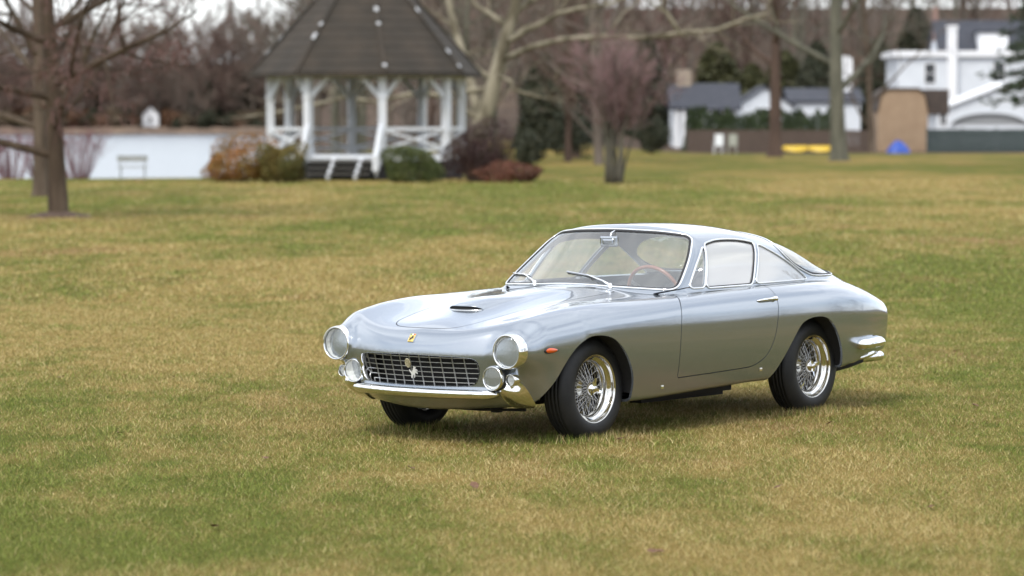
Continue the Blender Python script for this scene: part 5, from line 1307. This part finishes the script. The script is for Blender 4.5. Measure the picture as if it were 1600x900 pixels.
# tan shed with gambrel roof
D = 213.0; x0, x1 = gx_(1371, D), gx_(1449, D); zb = zt(x0, D) - .1; ze, zk, za = at(0, 176, D).z, at(0, 150, D).z, at(0, 141, D).z; wd_ = x1 - x0
H3 = empty('shed', ((x0 + x1) / 2, D, zb), 0, label='tan gambrel roofed garden shed at the end of the fence', cat='shed')
pr_ = [(-.5, 0), (.5, 0), (.5, ze - zb), (.44, zk - zb), (.30, za - zb), (-.30, za - zb), (-.44, zk - zb), (-.5, ze - zb)]
V = [(a * wd_, y, c) for y in (0, 4.2) for a, c in pr_]; b = MB(); b.add(V, [tuple(range(8)), tuple(range(15, 7, -1))] + [(q, 8 + q, 8 + (q + 1) % 8, (q + 1) % 8) for q in range(8)]); b.build('wall', M_tan, H3)
b = MB()
for q in range(2, 7):
    (a0, c0), (a1, c1) = pr_[q], pr_[q + 1]; p0 = Vector((a0 * wd_ * 1.04, 0, c0 + .03)); p1 = Vector((a1 * wd_ * 1.04, 0, c1 + .03)); u_ = Vector((0, 0, .09))
    b.add([p0 + Vector((0, -.15, 0)), p1 + Vector((0, -.15, 0)), p1 + Vector((0, 4.4, 0)), p0 + Vector((0, 4.4, 0)), p0 + u_ + Vector((0, -.15, 0)), p1 + u_ + Vector((0, -.15, 0)), p1 + u_ + Vector((0, 4.4, 0)), p0 + u_ + Vector((0, 4.4, 0))], [(0, 1, 2, 3), (7, 6, 5, 4), (0, 4, 5, 1), (1, 5, 6, 2), (2, 6, 7, 3), (3, 7, 4, 0)])
b.build('roof', M_broof, H3)
for s_ in (-1, 1): MB().box((s_ * .42, -.02, 1.0), (.78, .03, 1.9)).build('door', M_tan, H3)
b = MB(); c = at(1463, 158, D + 3); b.box((c.x - H3.location.x, 5, at(0, 160, D).z - zb), (1.6, 3.5, 1.6)); b.build('lean_to', M_broof, H3)
# low white house with the long slate roof
D = 238.0; x0, x1 = gx_(1151, D), gx_(1238, D); zb = zt(x0, D) - .2
H4 = empty('house', (x0, D, zb), 0, label='low white house with pointed gable and long slate roof behind the hedge', cat='house')
gable(H4, 0, x1 - x0, 0, 7, 0, at(0, 166, D).z - zb, at(0, 137, D).z - zb, M_clap, M_slate, .25, 'Y')
gable(H4, x1 - x0 - .1, gx_(1345, D) - x0, .6, 6.5, 0, at(0, 160, D).z - zb, at(0, 141, D).z - zb, M_clap, M_slate, .25, 'X', 'wing_wall')
b = MB(); c0 = at(1320, 92, D); b.box((c0.x - x0, 3.2, c0.z - zb - 1.6), (1.5, 1.0, 3.6)); b.build('chimney', M_trim, H4)
window(H4, ((x1 - x0) * .5, 0, at(0, 182, D).z - zb), .8, 1.0); window(H4, (gx_(1250, D) - x0, .6, at(0, 186, D).z - zb), .8, .9)
# slate-roofed cottage with a stone chimney
D = 232.0; x0, x1 = gx_(1052, D), gx_(1152, D); zb = zt(x0, D) - .2
H5 = empty('cottage', (x0, D, zb), 0, label='white cottage under a dark slate roof with a stone chimney', cat='house')
gable(H5, 0, x1 - x0, 0, 6, 0, at(0, 170, D).z - zb, at(0, 134, D + 3).z - zb, M_clap, M_slate, .3, 'X')
b = MB(); c0 = at(1068, 112, D + 3); b.box((c0.x - x0, 3.0, c0.z - zb - 1.0), (1.0, .8, 2.2)); b.build('chimney', M_stone, H5)
for u_ in (1078, 1120, 1138): window(H5, (gx_(u_, D) - x0, 0, at(0, 184, D).z - zb), .8, 1.0)
for u_ in (1056, 1066): MB().bar((gx_(u_, D) - x0, -1.2, 0), (gx_(u_, D) - x0, -1.2, at(0, 172, D).z - zb), .25, .25).build('porch_post', M_trim, H5)
b = MB(); b.box((gx_(1061, D) - x0, -.75, at(0, 170, D).z - zb), (1.4, 1.5, .12)); b.build('porch_roof', M_slate, H5)

# fences: panels of planks between posts
def fence(name, u0, u1, D, v0_, v1_, pm, label, step, pw, gap=.012, slat=True):
    x0, x1 = gx_(u0, D), gx_(u1, D); z0 = zt((x0 + x1) / 2, D); h = at(0, v0_, D).z - z0
    f = empty(name, ((x0 + x1) / 2, D, z0), 0, label=label, cat='fence'); n = max(1, round((x1 - x0) / step)); r_ = random.Random(int(u0))
    for q in range(n):
        a = x0 + (x1 - x0) * q / n - f.location.x; b_ = x0 + (x1 - x0) * (q + 1) / n - f.location.x; m = MB(); c = a + .06
        while c < b_ - .05:
            ww = min(pw, b_ - .05 - c); m.box((c + ww / 2, -.0 + r_.uniform(-.006, .006), h / 2 + r_.uniform(-.02, .02)), (ww - gap, .03, h)); c += pw
        pn_ = m.build('panel', pm, f)
        for zz in (.25, .8): MB().box(((a + b_) / 2, .04, h * zz), (b_ - a - .1, .04, .09)).build('rail', pm, pn_)
        MB().box((a, 0, h / 2 + .05), (.10, .10, h + .12)).build('post', pm, f)
fence('fence', 1074, 1368, 209, 204, 242, M_plank, 'brown plank fence in front of the clipped evergreen hedge', 2.4, .15)
fence('fence', 1448, 1720, 208, 203, 240, M_gfence, 'dark green board fence in front of the white garage', 2.2, .2)

# hedge of conical evergreens, each its own plant
def cone_fn(w_, h, seed):
    def fn(rng, n):
        z = rng.random(n) ** 1.4; a = rng.random(n) * 6.283; r_ = (1 - z) ** .5 * w_ * (.65 + .4 * rng.random(n)) * (1 + .12 * np.sin(a * 3 + z * 9 + seed)); P_ = np.stack([np.cos(a) * r_, np.sin(a) * r_, z * h + .05], 1)
        O_ = np.stack([np.cos(a), np.sin(a), 0 * a + .4], 1); return P_, O_
    return fn
HM = []
for k_ in range(3):
    V, F_ = foliage(cone_fn(.62, 2.9, k_), 1500, .09, 60 + k_, up=.6); HM.append(fast_mesh('hedge_foliage', V, F_, L_thuja))
stm = MB(); stm.tube([(0, 0, -.1), (0, 0, 2.2)], [.05, .01], 5); stm_me = mesh('stem', stm.V, stm.F, B_brown)
rng = random.Random(5)
for k_ in range(25):
    u_ = 1080 + k_ * 9.4; e_ = empty('hedge_plant', (gx_(u_, 213), 213 + rng.uniform(-.2, .2), 0), rng.random() * 6, label='narrow dark evergreen in the hedge behind the plank fence', cat='evergreen', group='evergreens of the hedge behind the plank fence'); s_ = rng.uniform(.85, 1.08) * .92
    e_.scale = (s_, s_, s_); link('foliage', HM[k_ % 3], e_); link('stem', stm_me, e_)

# dark conifers in the wood
V, F_ = foliage(cone_fn(2.6, 11, 2), 4200, .30, 71, up=.0); CON = fast_mesh('conifer_crown', V, F_, L_dark); V, F_ = foliage(cone_fn(3.0, 9, 5), 4200, .30, 72, up=.0); CON2 = fast_mesh('conifer_crown', V, F_, leaf_mat('olive_conifer', (.06, .058, .02), (.04, .045, .018)))
ct = MB(); ct.tube([(0, 0, -.2), (0, 0, 9.5)], [.22, .03], 7); ct_me = mesh('conifer_trunk', ct.V, ct.F, B_brown)
for u_, D, sc, m_ in ((1175, 262, .75, CON2), (1225, 268, .85, CON2), (1275, 264, .8, CON), (1120, 275, .9, CON2), (1370, 270, .8, CON), (905, 205, .75, CON), (845, 190, .6, CON), (1010, 240, .8, CON), (1610, 290, 1.0, CON), (1430, 300, .9, CON)):
    x = gx_(u_, D); put_tree('conifer', (ct_me, m_), (x, D, zt(x, D)), sc, rng.random() * 6, 'dark green conifer rising among the bare trees' if m_ is CON else 'olive conifer standing behind the slate roofs', 'conifers in the wood' if m_ is CON else 'conifers behind the roofs', szz=sc * .8)
for u_, sc, m_ in ((215, .75, CON2), (262, .55, CON), (300, .8, CON), (330, 1.3, CON), (380, 1.5, CON), (150, .9, CON), (190, .6, CON2)):
    x = gx_(u_, 738); put_tree('conifer', (ct_me, m_), (x, 738, zt(x, 738)), sc, rng.random() * 6, 'evergreen on the far shore of the lake' if m_ is CON else 'yellow green evergreen by the white boathouse', 'evergreens on the far shore' if m_ is CON else 'yellow green evergreens on the far shore', szz=sc * .8)

# pine at the right edge: tiers of drooping boughs
r_ = random.Random(3); PB = MB(); needles = []; DP = 152.0
for k_ in range(16):
    z = 2.8 + k_ * .62; n = 7
    for q in range(n):
        a = 6.283 * (q + r_.random() * .6) / n; L = (3.9 - k_ * .20) * r_.uniform(.75, 1.1); p = [Vector((0, 0, z))]
        for e_ in range(5): f = (e_ + 1) / 5; p.append(Vector((math.cos(a) * L * f, math.sin(a) * L * f, z + .25 * math.sin(f * 2.2) - .38 * f * f + r_.gauss(0, .03))))
        PB.tube(p, [.05, .042, .034, .026, .018, .01], 4)
        for e_ in range(34):
            f = r_.uniform(.25, 1.0); i_ = min(int(f * 5), 4); c = p[i_].lerp(p[i_ + 1], f * 5 - i_) + Vector((r_.gauss(0, .22), r_.gauss(0, .22), r_.gauss(.02, .09)))
            for t_ in range(7): needles.append((c, Vector((r_.gauss(0, 1), r_.gauss(0, 1), r_.gauss(.2, .5))).normalized()))
tk = MB(); tk.tube([(0, 0, -.2), (.05, 0, 6), (0, .05, 13)], [.26, .18, .03], 9)
V = []
for c, d in needles:
    s1 = d.cross(Vector((r_.gauss(0, 1), r_.gauss(0, 1), r_.gauss(0, 1)))).normalized() * .04; V += [c - s1, c + s1, c + d * .28]
PE = empty('pine_tree', (gx_(1664, DP), DP, 0), 0, label='dark green pine with drooping tiers of boughs beside the garage', cat='tree'); tk.build('trunk', B_brown, PE, True); PB.build('bough', B_brown, PE)
link('crown', fast_mesh('pine_crown', np.array([tuple(v) for v in V]), np.arange(len(V)).reshape(-1, 3), leaf_mat('pine_needles', (.028, .046, .024), (.045, .065, .035))), PE)

# yard things at the lawn's far edge
M_yel = mat('yellow_hull', (.62, .42, .03), rough=.4); M_tarp = mat('blue_tarpaulin', (.02, .07, .36), rough=.45, bump=(3, .6, .08)); M_wpl = mat('white_plastic', (.66, .68, .68), rough=.4); M_gpl = mat('grey_green_plastic', (.30, .31, .26), rough=.5)
def hull(u0, u1, D, label, tilt):
    x0, x1 = gx_(u0, D), gx_(u1, D); L = x1 - x0; e_ = empty('rowing_boat', ((x0 + x1) / 2, D, zt(x0, D)), R(tilt), label=label, cat='boat', group=None); V = []; n, m = 13, 9
    for i_ in range(n):
        t_ = i_ / (n - 1) * 2 - 1; w_ = .36 * (1 - abs(t_) ** 2.6) + .01; zz = .10 + .16 * t_ * t_
        for j in range(m): a = math.pi * j / (m - 1); V.append((t_ * L / 2, -math.cos(a) * w_, zz + math.sin(a) ** .7 * (.30 * (1 - .5 * t_ * t_))))
    F_ = [(i_ * m + j, i_ * m + j + 1, (i_ + 1) * m + j + 1, (i_ + 1) * m + j) for i_ in range(n - 1) for j in range(m - 1)]
    link('hull', mesh('hull', V, F_, M_yel, True), e_); MB().bar((-L * .42, 0, .44), (L * .42, 0, .44), .05, .05).build('keel', M_yel, e_)
    for s_ in (-1, 1): MB().box((s_ * L * .25, 0, .06), (.1, .6, .16)).build('trestle', M_plank, e_)
hull(1222, 1264, 203.5, 'yellow upturned boat beside the reddish brown trunk', 3); hull(1262, 1302, 203, 'yellow upturned boat beside the grey green trunk', -4)
r_ = random.Random(8); V = []; n = 20; m = 8; cx_, D = gx_(1402, 205), 205
for i_ in range(m):
    f = i_ / (m - 1)
    for j in range(n): a = 6.283 * j / n; rr_ = (1 - f) ** .45 * (.82 + .10 * math.sin(a * 3 + 1) + r_.uniform(-.05, .05)); V.append((math.cos(a) * rr_ * .9, math.sin(a) * rr_ * .7, f * .72 * (1 + .12 * math.sin(a * 2))))
F_ = [(i_ * n + j, i_ * n + (j + 1) % n, (i_ + 1) * n + (j + 1) % n, (i_ + 1) * n + j) for i_ in range(m - 1) for j in range(n)] + [tuple((m - 1) * n + j for j in range(n))]
o = link('tarpaulin_heap', mesh('tarpaulin_heap', V, F_, M_tarp, True), label='bright blue tarpaulin heap in front of the tan shed', cat='tarpaulin'); o.location = (cx_, D, zt(cx_, D) - .02)
for u_, mm_, lb in ((1122, M_wpl, 'white plastic garden chair at the plank fence'), (1144, M_gpl, 'grey green plastic garden chair at the plank fence')):
    e_ = empty('garden_chair', (gx_(u_, 204), 204, zt(gx_(u_, 204), 204)), R(r_.uniform(-30, 30)), label=lb, cat='chair'); MB().box((0, 0, .46), (.52, .5, .05)).build('seat', mm_, e_); MB().box((0, .24, .82), (.52, .05, .66)).build('backrest', mm_, e_)
    for sx in (-1, 1):
        MB().box((sx * .27, 0, .68), (.05, .5, .04)).build('armrest', mm_, e_)
        for sy in (-1, 1): MB().box((sx * .23, sy * .22, .22), (.05, .05, .44)).build('leg', mm_, e_)

# far shore: retaining wall, boathouse, pale house
M_wall = mat('shore_stone', (.23, .165, .12), rough=.9, noise=(.25, (.15, .11, .085), .35, .65))
xs_ = np.linspace(-150, -32, 40); b = MB()
for a, c in zip(xs_[:-1], xs_[1:]):
    ya, yc_ = 712 + 8 * math.sin(a * .03), 712 + 8 * math.sin(c * .03); hh = .5 + .5 * math.sin(a * 1.7) * math.sin(a * .6); b.bar((a, ya, -.2 + .3 * hh), (c, yc_, -.2 + .3 * hh), .6 + .3 * hh, 1.3 + .6 * hh)
b.build('retaining_wall', M_wall, label='low tan stone retaining wall along the far shore', cat='wall')
D = 726; e_ = empty('boathouse', (gx_(236, D), D, zt(gx_(236, D), D)), 0, label='small white boathouse on the far shore', cat='house'); gable(e_, -1.7, 1.7, 0, 4, 0, at(0, 178, D).z - e_.location.z, at(0, 166, D).z - e_.location.z, M_trim, M_broof, .3, 'Y'); window(e_, (0, 0, 1.6), .8, .9)
D = 745; e_ = empty('far_house', (gx_(113, D), D, zt(gx_(113, D), D)), 0, label='pale grey green house half hidden by trees across the lake', cat='house'); M_pale = mat('pale_green_siding', (.34, .37, .32), rough=.8); gable(e_, -2.6, 2.6, 0, 6, 0, at(0, 152, D).z - e_.location.z, at(0, 136, D).z - e_.location.z, M_pale, M_broof, .4, 'Y'); window(e_, (-1, 0, 3.8), .9, 1.2); window(e_, (1, 0, 3.8), .9, 1.2)

# low bushes along the far bank
V, F_ = foliage(shell(2.2, 1.4, 1.5, 1.2, seed=5, thick=.7), 1500, .22, 91); V[:, 2] = np.maximum(V[:, 2], .02)
SB = [fast_mesh('shore_foliage', V, F_, m_) for m_ in (leaf_mat('brown_scrub', (.12, .085, .05), (.075, .06, .04)), leaf_mat('russet_scrub', (.16, .08, .04), (.10, .06, .04)), L_dark)]
r_ = random.Random(17)
for k_ in range(34):
    u_ = -30 + k_ * 13.5 + r_.uniform(-5, 5); D = 722 + r_.uniform(-2, 8); x = gx_(u_, D); q = k_ % 3
    if 212 < u_ < 258: continue
    e_ = empty('shore_bush', (x, D, zt(x, D) - .3), r_.random() * 6, label=('low brown scrub bush along the far lake bank', 'low russet scrub bush along the far lake bank', 'low dark evergreen bush along the far lake bank')[q], cat='bush', group=('brown', 'russet', 'evergreen')[q] + ' bushes along the far bank'); s_ = r_.uniform(.8, 1.7); e_.scale = (s_ * 1.3, s_, s_)
    link('foliage', SB[q], e_)
